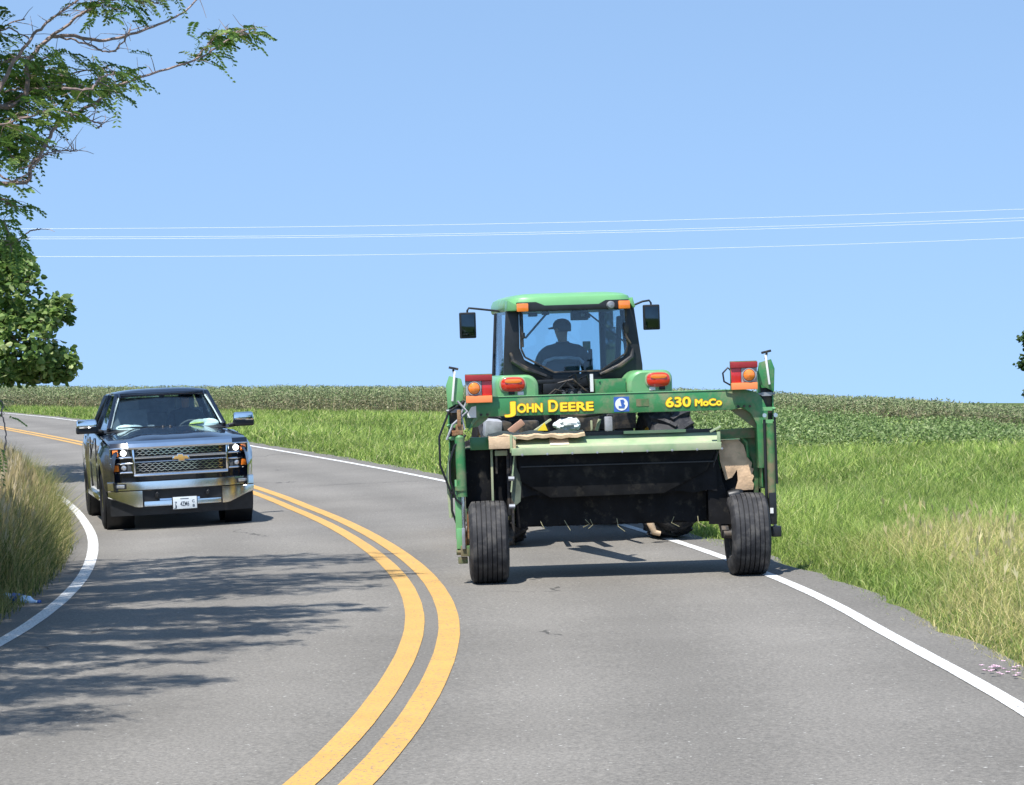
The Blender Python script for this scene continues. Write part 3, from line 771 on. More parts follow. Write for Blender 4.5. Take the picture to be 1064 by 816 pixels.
# ------------------------------------------------------------------ mower-conditioner (towed implement)
MOW = on_road(0.99, 21.2, R(2.2), 1.0, 1.2)
mower = empty('hay_mower', MOW, label='wide green towed hay mower with arched frame and ribbed tyres behind the tractor', cat='hay mower')
def iv(px, y):
    z = (604-(px-506)*.026-y)/110.0
    return (px-641)/110.0 + .028*(z if y > 0 else 1.25), z
HOOD_SET = {'hood_flap', 'hood_stiffener', 'hood_panel', 'hood_lip', 'warning_label', 'bolt', 'rear_wall', 'swath_flap', 'side_sheet', 'edge_strip', 'flap_edge', 'side_flap', 'hood_rail', 'rail_cap', 'hood_bracket', 'chaff_board', 'board_end'}
def mbuild(m, name, mat=None, **k):
    if name in HOOD_SET: k['mtx'] = Matrix.Translation((0, -.20, 0))
    return m.build(name, mat, mower, **k)
def wheel(parent, c, r, rr, w, grooves, side, tname='tyre', rimmat='rust', bolts=6, tmat='tyre'):
    wh = empty('wheel'); wh.parent = parent; wh.location = c
    MB().lathe(tyre_profile(r, rr, w, grooves), 56, 'X').build('tyre', tmat, wh, angle=40)
    m = MB()
    prof = [(rr+.004, -w*.42), (rr-.012, -w*.40), (rr-.03, -w*.25), (rr-.03, w*.25), (rr-.012, w*.40), (rr+.004, w*.42), (rr+.004, w*.38), (rr-.045, w*.2), (rr-.045, -w*.2), (rr+.004, -w*.38)]
    m.lathe(prof, 36, 'X')
    a = side*w*.18
    m.lathe([(0.0001, a-.012), (rr*.45, a-.014), (rr-.03, a+side*.04-.008), (rr-.03, a+side*.04+.008), (rr*.45, a+.014), (0.0001, a+.012)], 32, 'X', close=False)
    m.lathe([(.0001, a+side*.09), (.05, a+side*.09), (.06, a+side*.0), (.06, a)], 16, 'X', close=False)
    for i in range(bolts):
        t = i*2*math.pi/bolts; m.box((a+side*.022, math.cos(t)*rr*.38, math.sin(t)*rr*.38), (.03, .022, .022))
    m.build('rim', rimmat, wh, bevel=.002)
    return wh
for px in (506, 776):
    lx, _ = iv(px, 500)
    wheel(mower, (lx, 0, .385), .388, .20, .355, 6, -1, rimmat='rust' if px < 600 else 'dark_steel')
# arch beam: box section with rounded drop into the right post
yb0, yb1 = -.02, .15
x0, _ = iv(482, 415); x1, _ = iv(792, 415)
zt, zb = 1.745, 1.565
m = MB()
top = [(x0-.02, zt-.03), (x0+.10, zt-.005), (x0+.3, zt+.002), (x1-.12, zt), (x1-.03, zt-.03), (x1+.02, zt-.10), (x1+.06, zt-.2)]
bot = [(x1+.06, 1.0), (x1-.04, 1.0), (x1-.05, 1.42), (x1-.10, 1.52), (x1-.18, 1.58), (x1-.28, zb-.005), (x0+.25, zb), (x0+.05, zb), (x0-.02, zb-.0)]
m.prism(top+bot, 'Y', yb0, yb1)
mbuild(m, 'arch_beam', 'green', bevel=.008)
m = MB(); m.prism([(x1-.30, zb+.002), (x1-.06, 1.38), (x1-.02, 1.38), (x1-.02, zb+.002)], 'Y', yb0+.05, yb0+.07)
mbuild(m, 'gusset', 'green_dirty')
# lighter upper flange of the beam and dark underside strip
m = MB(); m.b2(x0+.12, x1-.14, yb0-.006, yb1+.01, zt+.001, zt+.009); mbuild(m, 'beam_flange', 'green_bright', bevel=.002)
def flat_rot(): return (R(90), 0, 0)
def letters(name, txt, px0, pxw, h, up=0.0):
    """lettering on the beam: bold yellow over a darker outline"""
    lx = iv(px0, 425)[0]
    for nm, mt, y, sp in ((name, 'yellow', yb0-.0075, .0045), ('lettering_outline', 'redline', yb0-.0030, .0095)):
        o = text_mesh(nm, txt, h, mt, mower, (lx, y, zt-.148+up), flat_rot(), .0010, 0.0)
        me = o.data; w = max(v.co.x for v in me.vertices)
        bm = bmesh.new()
        for q in range(9):
            a = q*math.pi/4; r_ = sp if q < 8 else 0
            b2 = bmesh.new(); b2.from_mesh(me); b2.transform(Matrix.Translation((r_*math.cos(a)*w/(pxw/110.0), r_*math.sin(a), q*.00012)))
            tmp = bpy.data.meshes.new('t'); b2.to_mesh(tmp); b2.free(); bm.from_mesh(tmp); bpy.data.meshes.remove(tmp)
        bm.to_mesh(me); bm.free(); o.scale = (pxw/110.0/w, 1, 1)
letters('lettering', 'J', 527.5, 8, .150, -.004); letters('lettering', 'OHN', 537.5, 26, .112)
letters('lettering', 'D', 569.5, 10, .150); letters('lettering', 'EERE', 581.5, 35, .112)
letters('lettering', '630', 692, 26, .125, .01); letters('lettering', 'MoCo', 722.5, 28, .085, .012)
# round badge on a blue square, small dark plate, white reflector at the left end
lx, lz = iv(646, 419); lz = 0
m = MB(); m.b2(lx-.072, lx+.072, yb0-.004, yb0-.001, zt-.170, zt-.030); mbuild(m, 'badge_backing', 'blue')
m = MB(); m.lathe([(.0001, yb0-.008), (.060, yb0-.008), (.060, yb0-.003)], 28, 'Y', (lx, 0, zt-.10), close=False); bd = mbuild(m, 'badge', 'white')
m = MB()
m.prism([(lx-.028, zt-.135), (lx-.028, zt-.115), (lx+.0, zt-.12), (lx-.012, zt-.06), (lx+.018, zt-.055), (lx+.03, zt-.075), (lx+.018, zt-.092), (lx+.034, zt-.11), (lx+.024, zt-.138)], 'Y', yb0-.011, yb0-.007)
m.build('badge_mark', 'blue', mower)
lx, lz = iv(668, 417)
m = MB(); m.b2(lx-.06, lx+.06, yb0-.004, yb0-.001, zt-.125, zt-.055); mbuild(m, 'data_plate', 'green_dirty')
m = MB(); m.prism([(x0+.03, zt-.185), (x0+.115, zt-.185), (x0+.115, zt-.075), (x0+.07, zt-.085), (x0+.03, zt-.15)], 'Y', yb0-.006, yb0-.001); mbuild(m, 'white_reflector', 'white')
for k in range(5):
    m = MB(); m.lathe([(.0001, yb0-.012), (.012, yb0-.011), (.014, yb0-.001)], 6, 'Y', (x1-.22+.055*k, 0, zt-.155-.0*k), close=False) if k < 3 else m.lathe([(.0001, yb0-.012), (.012, yb0-.011), (.014, yb0-.001)], 6, 'Y', (x0+.16+.06*(k-3), 0, zt-.16), close=False)
    mbuild(m, 'frame_bolt', 'dark_steel')
# tail lights on brackets
def tail_light(xc, z0, mir):
    t = empty('tail_light'); t.parent = mower; t.location = (xc, -.10, z0); w = .255
    MB().b2(-w/2, w/2, .02, .045, -.0, .27).build('bracket', 'green_dirty', t, bevel=.004)
    MB().b2(-w/2, w/2, -.03, .019, .205, .262).build('red_panel', 'darkred', t, bevel=.004)
    MB().b2(-w/2+.005, w/2-.005, -.03, .019, .0, .065).build('orange_panel', 'orange_tape', t, bevel=.004)
    MB().b2(mir*w/2-mir*.005, mir*.03, -.012, .019, .067, .203).build('red_reflector', 'red', t, bevel=.004)
    MB().b2(mir*.026, -mir*w/2+mir*.005, -.012, .019, .067, .203).build('housing', 'lightgrey', t, bevel=.004)
    ex = -mir*.045
    MB().lathe([(.0001, -.052), (.03, -.048), (.052, -.034), (.058, -.0125), (.058, -.012)], 22, 'Y', (ex, 0, .135), close=False).build('amber_lens', 'orange', t)
    MB().lathe([(.058, -.03), (.066, -.03), (.066, -.0125), (.058, -.0125)], 22, 'Y', (ex, 0, .135)).build('lens_ring', 'lightgrey', t)
    return t
tail_light(iv(497.5, 400)[0], 1.70, 1)
tail_light(iv(773, 400)[0], 1.75, -1)
m = MB(); xx = iv(758, 400)[0]-.0
m.tube([(xx+.02, -.06, 1.79), (xx-.05, -.07, 1.83), (xx-.06, -.07, 1.91), (xx-.01, -.06, 1.96), (xx+.02, -.06, 1.93)], .009, 6); mbuild(m, 'lamp_cable', 'black')

# side posts: channel sections standing outside the wheels with lift cylinders
def side_post(s, xo, ztop, label=None):
    """s=+1 right / -1 left; xo outer x"""
    xi = xo - s*.135
    m = MB()
    m.b2(xo-s*.012, xo, .0, .17, .82, ztop-.10)                      # outer flange
    m.b2(xi, xi+s*.012, .0, .17, .82, ztop-.16)                       # inner flange
    m.b2(xi, xo, .158, .17, .80, ztop-.14)                            # web
    mbuild(m, 'post', 'green', bevel=.003)
    m = MB()
    m.prism([(xi-s*.01, ztop-.26), (xo+s*.0, ztop-.34), (xo+s*.012, ztop-.12), (xo-s*.02, ztop-.03), (xi+s*.0, ztop-.06), (xi-s*.02, ztop-.16)], 'Y', -.045, -.03)
    mbuild(m, 'end_bracket', 'green_bright' if s < 0 else 'green', bevel=.004)
    m = MB(); m.bar((xo-s*.045, -.06, ztop-.27), (xo-s*.075, -.06, ztop+.01), .028, .02); mbuild(m, 'release_lever', 'white', bevel=.004)
    m = MB(); m.bar((xo-s*.11, -.05, ztop+.03), (xo-s*.02, -.05, ztop+.05), .04, .022); m.bar((xo-s*.075, -.05, ztop-.03), (xo-s*.06, -.05, ztop+.03), .02, .02); mbuild(m, 'lever_knob', 'dark_steel', bevel=.004)
    m = MB(); m.b2(xi+s*.013, xo-s*.013, .03, .157, ztop-.62, ztop-.30); mbuild(m, 'latch_block', 'dark_steel', bevel=.01)
    for k, z in enumerate((ztop-.36, ztop-.50, ztop-.62)):
        m = MB(); m.tube([(xi-s*.01, -.0, z), (xo+s*.012, -.0, z)], .014, 8); m.box(((xi+xo)/2, -.012, z), (.1, .02, .035)); mbuild(m, 'cross_pin', 'green_bright' if k else 'grey')
side_post(-1, iv(466, 440)[0], 1.99)
side_post(1, iv(806, 440)[0], 2.06)
# left lift cylinder with rod, hoses and the linkage down to the wheel arm
xl = iv(478, 0)[0]
m = MB(); m.tube([(xl, -.05, 1.40), (xl, -.05, 1.38), (xl+.01, -.05, .82)], [.03, .048, .048], 14); m.tube([(xl, -.05, .92), (xl, -.05, .88)], .058, 14); mbuild(m, 'lift_cylinder', 'green')
m = MB(); m.tube([(xl+.012, -.05, .83), (xl+.02, -.05, .36)], .018, 10); mbuild(m, 'cylinder_rod', 'silver')
m = MB(); m.box((xl, -.05, 1.45), (.07, .06, .10)); m.box((xl+.0, -.07, 1.56), (.035, .05, .16)); m.box((xl-.05, -.06, 1.42), (.04, .05, .05)); mbuild(m, 'rod_clevis', 'rust', bevel=.006)
m = MB(); m.b2(xl-.06, xl-.0, -.04, .03, .42, .98); m.b2(xl-.055, xl+.0, -.06, .05, .33, .52); mbuild(m, 'lower_link', 'green_bright', bevel=.006)
m = MB(); m.box((xl+.03, -.03, .31), (.10, .12, .10)); m.tube([(xl-.06, -.03, .30), (xl+.12, -.03, .30)], .03, 10); m.box((xl+.0, -.02, .22), (.09, .08, .06)); mbuild(m, 'wheel_pivot', 'green_dirty', bevel=.006)
m = MB(); m.tube([(xl+.03, .0, .35), (xl+.08, .0, .55), (xl+.09, .03, .72)], .028, 8); m.box((xl+.075, .02, .55), (.05, .1, .26)); mbuild(m, 'wheel_arm', 'rust', bevel=.004)
for dx, y_, z1, z0, sw in ((-.19, -.03, 1.62, .86, 1), (-.10, -.06, 1.30, .80, .5), (-.09, 0, .95, .55, .35)):
    m = MB(); m.tube([(xl+.06, y_, z1+.10), (xl+dx*.5, y_-.02, z1), (xl+dx, y_-.03, (z1*.7+z0*.3)), (xl+dx, y_-.03, (z1*.35+z0*.65)), (xl+dx*.5, y_, z0), (xl+.0, y_, z0-.05)], .011, 7); mbuild(m, 'hydraulic_hose', 'black')
m = MB(); m.tube([(xl-.01, -.05, 1.72), (xl+.08, -.06, 1.62), (xl-.06, -.06, 1.50), (xl-.12, -.05, 1.36)], .012, 7); m.tube([(xl+.10, -.04, 1.76), (xl+.02, -.05, 1.60), (xl+.05, -.05, 1.45)], .010, 7); mbuild(m, 'hydraulic_hose', 'lightgrey')
m = MB(); m.tube([(xl-.085, .05, 1.25), (xl-.12, .05, 1.0), (xl-.10, .05, .62)], .018, 8); mbuild(m, 'guard_rod', 'green_faded')
m = MB(); m.box((xl+.01, -.1, .43), (.03, .02, .2)); mbuild(m, 'link_pin', 'grey', bevel=.003)
# right cylinder and straps
xr = iv(799, 0)[0]
m = MB(); m.tube([(xr+.02, -.05, 1.42), (xr+.02, -.05, .72)], .040, 14); mbuild(m, 'lift_cylinder', 'green_dirty')
m = MB(); m.tube([(xr+.035, -.06, .80), (xr+.04, -.06, .38)], .016, 10); mbuild(m, 'cylinder_rod', 'grey')
m = MB(); m.tube([(xr-.035, -.06, 1.46), (xr-.035, -.06, .60)], .014, 8); m.tube([(xr+.065, -.05, 1.5), (xr+.07, -.05, .85)], .012, 8); mbuild(m, 'strap_rod', 'black')
m = MB(); m.box((xr+.02, -.05, .62), (.07, .09, .30)); m.box((xr+.05, -.04, .40), (.09, .10, .10)); mbuild(m, 'wheel_pivot', 'black', bevel=.01)
m = MB(); m.box((xr+.005, -.10, .60), (.03, .015, .05)); mbuild(m, 'white_reflector', 'white')
for dx in (-.035, .07):
    m = MB(); m.lathe([(.0001, -.02), (.02, -.02), (.022, .01), (.0001, .012)], 10, 'Y', (xr+dx, -.07, 1.50), close=False); mbuild(m, 'hose_fitting', 'silver')
# left inner gusset and green plates
m = MB(); m.prism([(x0-.0, 1.60), (x0+.25, 1.60), (x0+.22, 1.54), (x0+.12, 1.47), (x0+.02, 1.46)], 'Y', .02, .05); m.prism([(x0+.02, 1.42), (x0+.06, 1.46), (x0+.14, 1.56), (x0+.10, 1.58)], 'Y', -.01, .015); mbuild(m, 'gusset', 'green', bevel=.004)

# deck body ahead of the wheels and the discharge hood
xdl, xdr = iv(482, 0)[0], iv(796, 0)[0]
m = MB()
m.prism([(.25, .52), (1.25, .50), (1.42, .60), (1.38, .85), (1.15, 1.15), (.60, 1.27), (.30, 1.27), (.22, .55)], 'X', xdl+.02, xdr-.02)
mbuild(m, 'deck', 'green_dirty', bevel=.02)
# upper hood panel (faded), lip and flange
hx0, hx1 = iv(531, 0)[0], iv(748, 0)[0]
m = MB()
m.grid([[(x, .50, 1.37), (x, .40, 1.367), (x, .15, 1.272), (x, .135, 1.245)] for x in np.linspace(hx0, hx1, 12)])
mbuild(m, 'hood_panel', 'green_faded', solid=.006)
m = MB(); m.b2(hx0-.005, hx1+.005, .05, .13, 1.238, 1.262); m.b2(hx0, hx1, .04, .048, 1.195, 1.262); mbuild(m, 'hood_lip', 'green_faded', bevel=.003)
m = MB(); m.add([(hx0+.37, .155, 1.282), (hx0+.55, .155, 1.282), (hx0+.55, .36, 1.360), (hx0+.37, .36, 1.360)], [(0, 1, 2, 3)]); mbuild(m, 'warning_label', pbr('cream_label', (0.75, 0.62, 0.46), .7), solid=.004)
for k in range(9):
    m = MB(); m.lathe([(.0001, .034), (.010, .036), (.012, .0395)], 8, 'Y', (hx0+.1+k*.235, 0, 1.20), close=False); mbuild(m, 'bolt', 'grey')
# brown chaff-covered board along the top left, frame strip behind
m = MB(); m.grid([[(x, .17, 1.375+.006*math.sin(x*17)+.006*math.sin(x*41)), (x, .42, 1.41+.012*math.sin(x*23))] for x in np.linspace(iv(508, 0)[0], iv(608, 0)[0], 26)])
mbuild(m, 'chaff_board', 'tan', solid=.03)
m = MB(); m.b2(iv(508, 0)[0], iv(536, 0)[0], .10, .15, 1.26, 1.37); mbuild(m, 'board_end', 'tan', bevel=.006)
m = MB(); m.b2(iv(606, 0)[0], hx1, .36, .40, 1.34, 1.385); mbuild(m, 'hood_rail', 'black')
m = MB(); m.b2(iv(650, 0)[0], hx1-.3, .30, .34, 1.36, 1.388); mbuild(m, 'rail_cap', 'green_faded')
m = MB(); m.bar((hx1-.09, .13, 1.36), (hx1+.01, .11, 1.41), .03, .02); m.b2(hx1-.03, hx1+.0, .08, .10, 1.24, 1.36); mbuild(m, 'hood_bracket', 'green_faded', bevel=.003)
m = MB(); m.b2(hx0-.012, hx0+.012, .09, .13, 1.22, 1.39); m.bar((hx0, .12, 1.38), (hx0+.05, .1, 1.35), .02, .02); mbuild(m, 'hood_bracket', 'green_faded', bevel=.003)
# left: small green crossbar, black curtain, pale bars, dark link
m = MB(); m.b2(iv(489, 0)[0], iv(512, 0)[0], .10, .16, 1.25, 1.37); mbuild(m, 'crossbar', 'green', bevel=.005)
def curtain(xa, xb, z0, z1, y, name='curtain'):
    P = [[(x, y+.012*math.sin(x*31)+.02*(z1-z)/(z1-z0)+.008*math.sin(z*14+x*6), z) for z in np.linspace(z0+.01*math.sin(x*23), z1, 8)] for x in np.linspace(xa, xb, max(6, int((xb-xa)*22)))]
    mbuild(MB().grid(P), name, 'rubber_flap', solid=.008)
curtain(iv(483, 0)[0], iv(511, 0)[0], .70, 1.26, .16)
curtain(iv(513, 0)[0], iv(533, 0)[0], .50, 1.26, .20)
m = MB(); m.b2(iv(510, 0)[0], iv(512.4, 0)[0], .12, .15, .76, 1.36); mbuild(m, 'curtain_bar', 'green_faded', bevel=.003)
m = MB(); m.bar((iv(516, 0)[0], .10, 1.27), (iv(516, 0)[0], .10, 1.02), .022, .02); m.bar((iv(528, 0)[0], .10, 1.31), (iv(528, 0)[0], .11, .62), .030, .03); m.bar((iv(514, 0)[0], .09, 1.275), (iv(530, 0)[0], .09, 1.285), .03, .03); m.b2(iv(530, 0)[0], iv(533, 0)[0], .08, .14, .45, 1.24); mbuild(m, 'spring_link', 'dark_steel', bevel=.005)
m = MB(); m.box((iv(521, 0)[0], .08, 1.215), (.12, .04, .05)); mbuild(m, 'spring_box', 'green_faded', bevel=.008)
for z in (.98, .72):
    m = MB(); m.tube([(iv(527, 0)[0], .06, z), (iv(533, 0)[0], .06, z)], .022, 8); mbuild(m, 'bolt', 'grey')
# pale curved side sheet at the left of the opening
sh = [(535, 466), (531, 492), (532, 518), (536, 524), (541, 520), (542, 500), (538, 480), (537, 466)]
m = MB(); m.prism([iv(*q) for q in sh], 'Y', .20, .212); mbuild(m, 'side_sheet', pbr('weathered_sheet', (0.10, 0.12, 0.085), .7, vary=.3))
m = MB(); m.bar((*[iv(534.5, 470)[0]], .17, iv(534, 470)[1]), (iv(531, 510)[0], .17, iv(531, 510)[1]), .02, .012); mbuild(m, 'edge_strip', 'green_faded')
# big black discharge opening: upper wall, hanging flap, lower roll
m = MB(); m.b2(hx0+.03, hx1-.0, .40, .418, .50, 1.25); mbuild(m, 'rear_wall', 'rubber_flap')
curtain(hx0+.05, hx1-.03, .80, 1.25, .20, 'swath_flap')
curtain(hx0+.04, hx1-.12, .51, .85, .33, 'swath_flap')
m = MB(); m.tube([(hx0+.03, .56, .72), (hx1+.1, .56, .72)], .13, 20); m.tube([(hx0+.03, .80, .62), (hx1+.1, .80, .62)], .10, 20); mbuild(m, 'conditioner_roll', 'rubber_flap')
m = MB(); m.b2(hx0+.01, hx1+.22, .42, .9, .50, .56); mbuild(m, 'lower_frame', 'rubber_flap', bevel=.02)
m = MB(); m.bar((iv(748, 468)[0]-.01, .19, 1.17), (iv(735, 515)[0], .24, .80), .018, .012); mbuild(m, 'flap_edge', 'dark_steel')
m = MB(); m.prism([iv(537, 468), iv(746, 463), iv(735, 488), iv(690, 512), iv(572, 516), iv(541, 499)], 'Y', .165, .175); mbuild(m, 'hood_flap', pbr('weathered_rubber', (0.0085, 0.0085, 0.009), .8, vary=.5, scale=7, dust=(.045, .04, .032), dust_amt=.2, dust_scale=6, spec=.2), bevel=.004)
m = MB(); m.bar((iv(541, 484)[0], .155, iv(541, 484)[1]), (iv(742, 479)[0], .155, iv(742, 479)[1]), .012, .012); mbuild(m, 'hood_stiffener', 'black')
m = MB(); m.prism([iv(746, 470), iv(752, 500), iv(760, 522), iv(762, 545), iv(738, 545), iv(737, 512)], 'Y', .23, .24); mbuild(m, 'side_flap', 'rubber_flap')
# dusty right-hand side plate with notch, green bar above, scalloped outer edge
pl = [(750, 458), (771, 457), (777, 463), (781, 476), (786, 482), (785, 487), (788, 488), (786, 493), (788, 496), (786, 501), (788, 504), (787, 510), (768, 511), (771, 500), (770, 489), (765, 497), (758, 500), (752, 480)]
m = MB(); m.prism([iv(*q) for q in pl], 'Y', .20, .215); mbuild(m, 'side_plate', 'dusty', bevel=.003)
m = MB(); m.prism([iv(749, 447), iv(793, 444), iv(793, 455), iv(749, 457)], 'Y', .14, .19); mbuild(m, 'crossbar', 'green_dirty', bevel=.006)
m = MB(); m.prism([iv(772, 455), iv(793, 454), iv(793, 515), iv(788, 515), iv(787, 480), iv(779, 464)], 'Y', .216, .23); mbuild(m, 'side_panel', 'green_dirty', bevel=.003)
m = MB(); m.tube([(iv(759, 0)[0], .18, 1.33), (iv(772, 0)[0], .18, 1.325), (iv(780, 0)[0], .18, 1.24), (iv(781, 0)[0], .18, 1.1)], .014, 8); mbuild(m, 'pipe', 'green')
m = MB(); m.b2(iv(752, 0)[0], iv(795, 0)[0], .24, .5, .55, 1.0); mbuild(m, 'gearbox', 'rubber_flap', bevel=.03)
m = MB(); m.tube([(iv(756, 0)[0], -.02, .74), (iv(768, 0)[0], -.02, .76)], .055, 14); m.box((iv(766, 0)[0], .16, .74), (.12, .22, .12)); mbuild(m, 'axle_stub', 'black', bevel=.01)
m = MB(); m.bar((iv(528, 0)[0], .0, .385), (iv(528, 0)[0], .55, .70), .07, .10); m.tube([(iv(515, 0)[0], 0, .385), (iv(530, 0)[0], 0, .385)], .04, 12); mbuild(m, 'wheel_arm', 'dark_steel', bevel=.008)
m = MB(); m.bar((iv(752, 0)[0], .0, .385), (iv(752, 0)[0], .55, .70), .07, .10); m.tube([(iv(750, 0)[0], 0, .385), (iv(770, 0)[0], 0, .385)], .04, 12); mbuild(m, 'wheel_arm', 'dark_steel', bevel=.008)
# things seen in the gap under the arch
m = MB(); m.box((iv(515, 0)[0], .75, 1.44), (.17, .2, .17), (0.1, .1, .1)); mbuild(m, 'gear_cover', 'lightgrey', bevel=.03)
m = MB(); m.box((iv(527, 0)[0], .8, 1.43), (.10, .2, .15), (0, .3, .2)); m.box((iv(555, 0)[0], 1.0, 1.42), (.2, .2, .16)); mbuild(m, 'gear_housing', 'dark_steel', bevel=.02)
m = MB(); m.bar((iv(532, 0)[0], .5, 1.40), (iv(547, 0)[0], .5, 1.50), .10, .065); mbuild(m, 'cover_plate', pbr('pinkish_primer', (0.42, 0.24, 0.17), .8, vary=.2), bevel=.01)
m = MB(); m.bar((iv(556, 0)[0], .48, 1.39), (iv(576, 0)[0], .52, 1.51), .02, .10, up=(0, 1, 0)); mbuild(m, 'belt_guard', 'green_faded', bevel=.003)
m = MB(); m.prism([iv(561, 447.5), iv(572, 447.5), iv(568.5, 439)], 'Y', .43, .436); mbuild(m, 'warning_triangle', 'yellow')
P = []
for i in range(13):
    th = math.pi*i/12; row = []
    for j in range(25):
        ph = 2*math.pi*j/24; rr_ = 1+.16*math.sin(3*ph+4*th)+.12*math.sin(7*ph-5*th)+.08*math.sin(11*ph+9*th)
        row.append((iv(592, 440)[0]+.135*math.cos(th), .45+.10*rr_*math.sin(th)*math.cos(ph), 1.455+.065*rr_*math.sin(th)*math.sin(ph)*(1-.35*math.cos(th)*-1)))
    P.append(row)
m = MB().grid(P); mbuild(m, 'feed_bag', 'paper')
m = MB(); m.tube([(iv(586, 0)[0], .42, 1.555), (iv(612, 0)[0], .45, 1.54), (iv(632, 0)[0], .5, 1.555)], .022, 8); m.box((iv(616, 0)[0], .7, 1.46), (.24, .2, .15)); m.box((iv(643, 0)[0], .85, 1.44), (.06, .2, .2)); mbuild(m, 'hitch_frame', 'dark_steel', bevel=.012)
m = MB(); m.bar((iv(625, 0)[0], .55, 1.39), (iv(629, 0)[0], .55, 1.50), .03, .03); m.bar((iv(620, 0)[0], .55, 1.39), (iv(620, 0)[0], .55, 1.49), .02, .02); mbuild(m, 'lever', 'green_faded', bevel=.004)
m = MB(); m.b2(iv(635, 0)[0], iv(643, 0)[0], .60, .7, 1.38, 1.52); mbuild(m, 'gear_cover', 'lightgrey', bevel=.01)
# tongue to the tractor drawbar, jack, driveline
m = MB(); m.bar((.15, 1.5, .95), (-.28, 3.6, .55), .16, .18); mbuild(m, 'tongue', 'green', bevel=.01)
m = MB(); m.tube([(.2, 1.7, .78), (-.2, 3.9, .60)], .07, 14); mbuild(m, 'driveline', 'black')
m = MB()
m.tube([(.12, 2.2, 1.15), (.12, 2.2, .62)], .04, 12); m.box((.12, 2.2, .60), (.16, .16, .03)); mbuild(m, 'jack_stand', 'dark_steel', bevel=.005)
# stray stems of hay hanging from the rear edge
hay = pbr('dry_hay', (0.34, 0.31, 0.18), .9)
for q in range(7):
    xq = iv((585, 607, 612, 700, 640, 560, 725)[q], 0)[0]; L = random.uniform(.04, .15)
    MB().tube([(xq, .10, .56), (xq+random.uniform(-.03, .04), .08, .56-L*.6), (xq+random.uniform(-.04, .09), .08, .56-L)], .0035, 4).build('hay_stem', hay, mower)

# ------------------------------------------------------------------ tractor
TRM = on_road(0.80, 26.0, R(8), 1.3, 1.0)
tractor = empty('tractor', TRM, label='green farm tractor with glass cab and amber lights towing the hay mower', cat='tractor')
def tv(px, y):
    z = (561.7-(px-600)*.022-y)/88.5
    return (px-600)/88.5 + .012*(z if y > 0 else 0), z
def tb(m, name, mat=None, **k): return m.build(name, mat, tractor, **k)
def ag_wheel(c, r, w, rr, side, nl=22):
    wh = empty('wheel'); wh.parent = tractor; wh.location = c
    m = MB(); m.lathe(tyre_profile(r-.035, rr, w, 0, crown=.05, bulge=.03), 56, 'X')
    for k in range(nl):
        for s in (-1, 1):
            t0 = 2*math.pi*(k + (0.5 if s > 0 else 0))/nl
            prev = None
            for q in range(4):
                f0, f1 = q/4, (q+1)/4
                def P(f):
                    t = t0 + f*.26; x = s*(-.02+f*(w*.5+.01)); rad = r-.012-.05*(f**2)*.9
                    return Vector((x, rad*math.sin(t), rad*math.cos(t))), Vector((0, math.sin(t), math.cos(t)))
                a, na = P(f0); b, nb = P(f1)
                m.bar(a - na*.012, b - nb*.012, .045, .05, up=na)
    m.build('tyre', 'tyre', wh, angle=30)
    m = MB(); m.lathe([(rr+.005, -w*.42), (rr-.03, -w*.36), (rr-.05, 0), (rr-.03, w*.36), (rr+.005, w*.42), (rr-.01, w*.42), (rr-.07, w*.1), (rr-.07, -w*.1), (rr-.01, -w*.42)], 36, 'X')
    m.lathe([(.0001, -side*.02), (rr*.5, -side*.02), (rr-.04, side*.03), (rr-.04, side*.05), (rr*.5, side*.0), (.0001, side*.0)], 30, 'X', close=False)
    m.build('rim', pbr('yellow_rim', (0.75, 0.50, 0.03), .45), wh)
    return wh
ag_wheel((tv(518.5, 0)[0], 0, .79), .80, .47, .50, -1)
ag_wheel((tv(691, 0)[0], 0, .79), .80, .47, .50, 1)
for s in (-1, 1): ag_wheel((s*.85, 2.55, .58), .58, .34, .34, s, 18)
# chassis, axle, hood
m = MB(); m.b2(-.22, .22, -.35, 2.7, .50, .95); m.tube([(-1.0, 0, .79), (1.0, 0, .79)], .11, 14); m.b2(-.75, .75, 2.47, 2.63, .48, .66); m.b2(-.3, .3, -.42, .1, .55, 1.25); tb(m, 'chassis', 'dark_steel', bevel=.02)
m = MB(); m.grid([[(x*(1-.10*((y-1.5)/1.9)), y, z) for x, z in ((-.36, .95), (-.38, 1.35), (-.33, 1.58), (-.15, 1.64), (.15, 1.64), (.33, 1.58), (.38, 1.35), (.36, .95))] for y in (1.25, 1.6, 2.2, 2.9, 3.25)]); m.prism([(-.33, .95), (-.34, 1.35), (-.28, 1.55), (0, 1.6), (.28, 1.55), (.34, 1.35), (.33, .95)], 'Y', 3.24, 3.34); tb(m, 'hood', 'green')
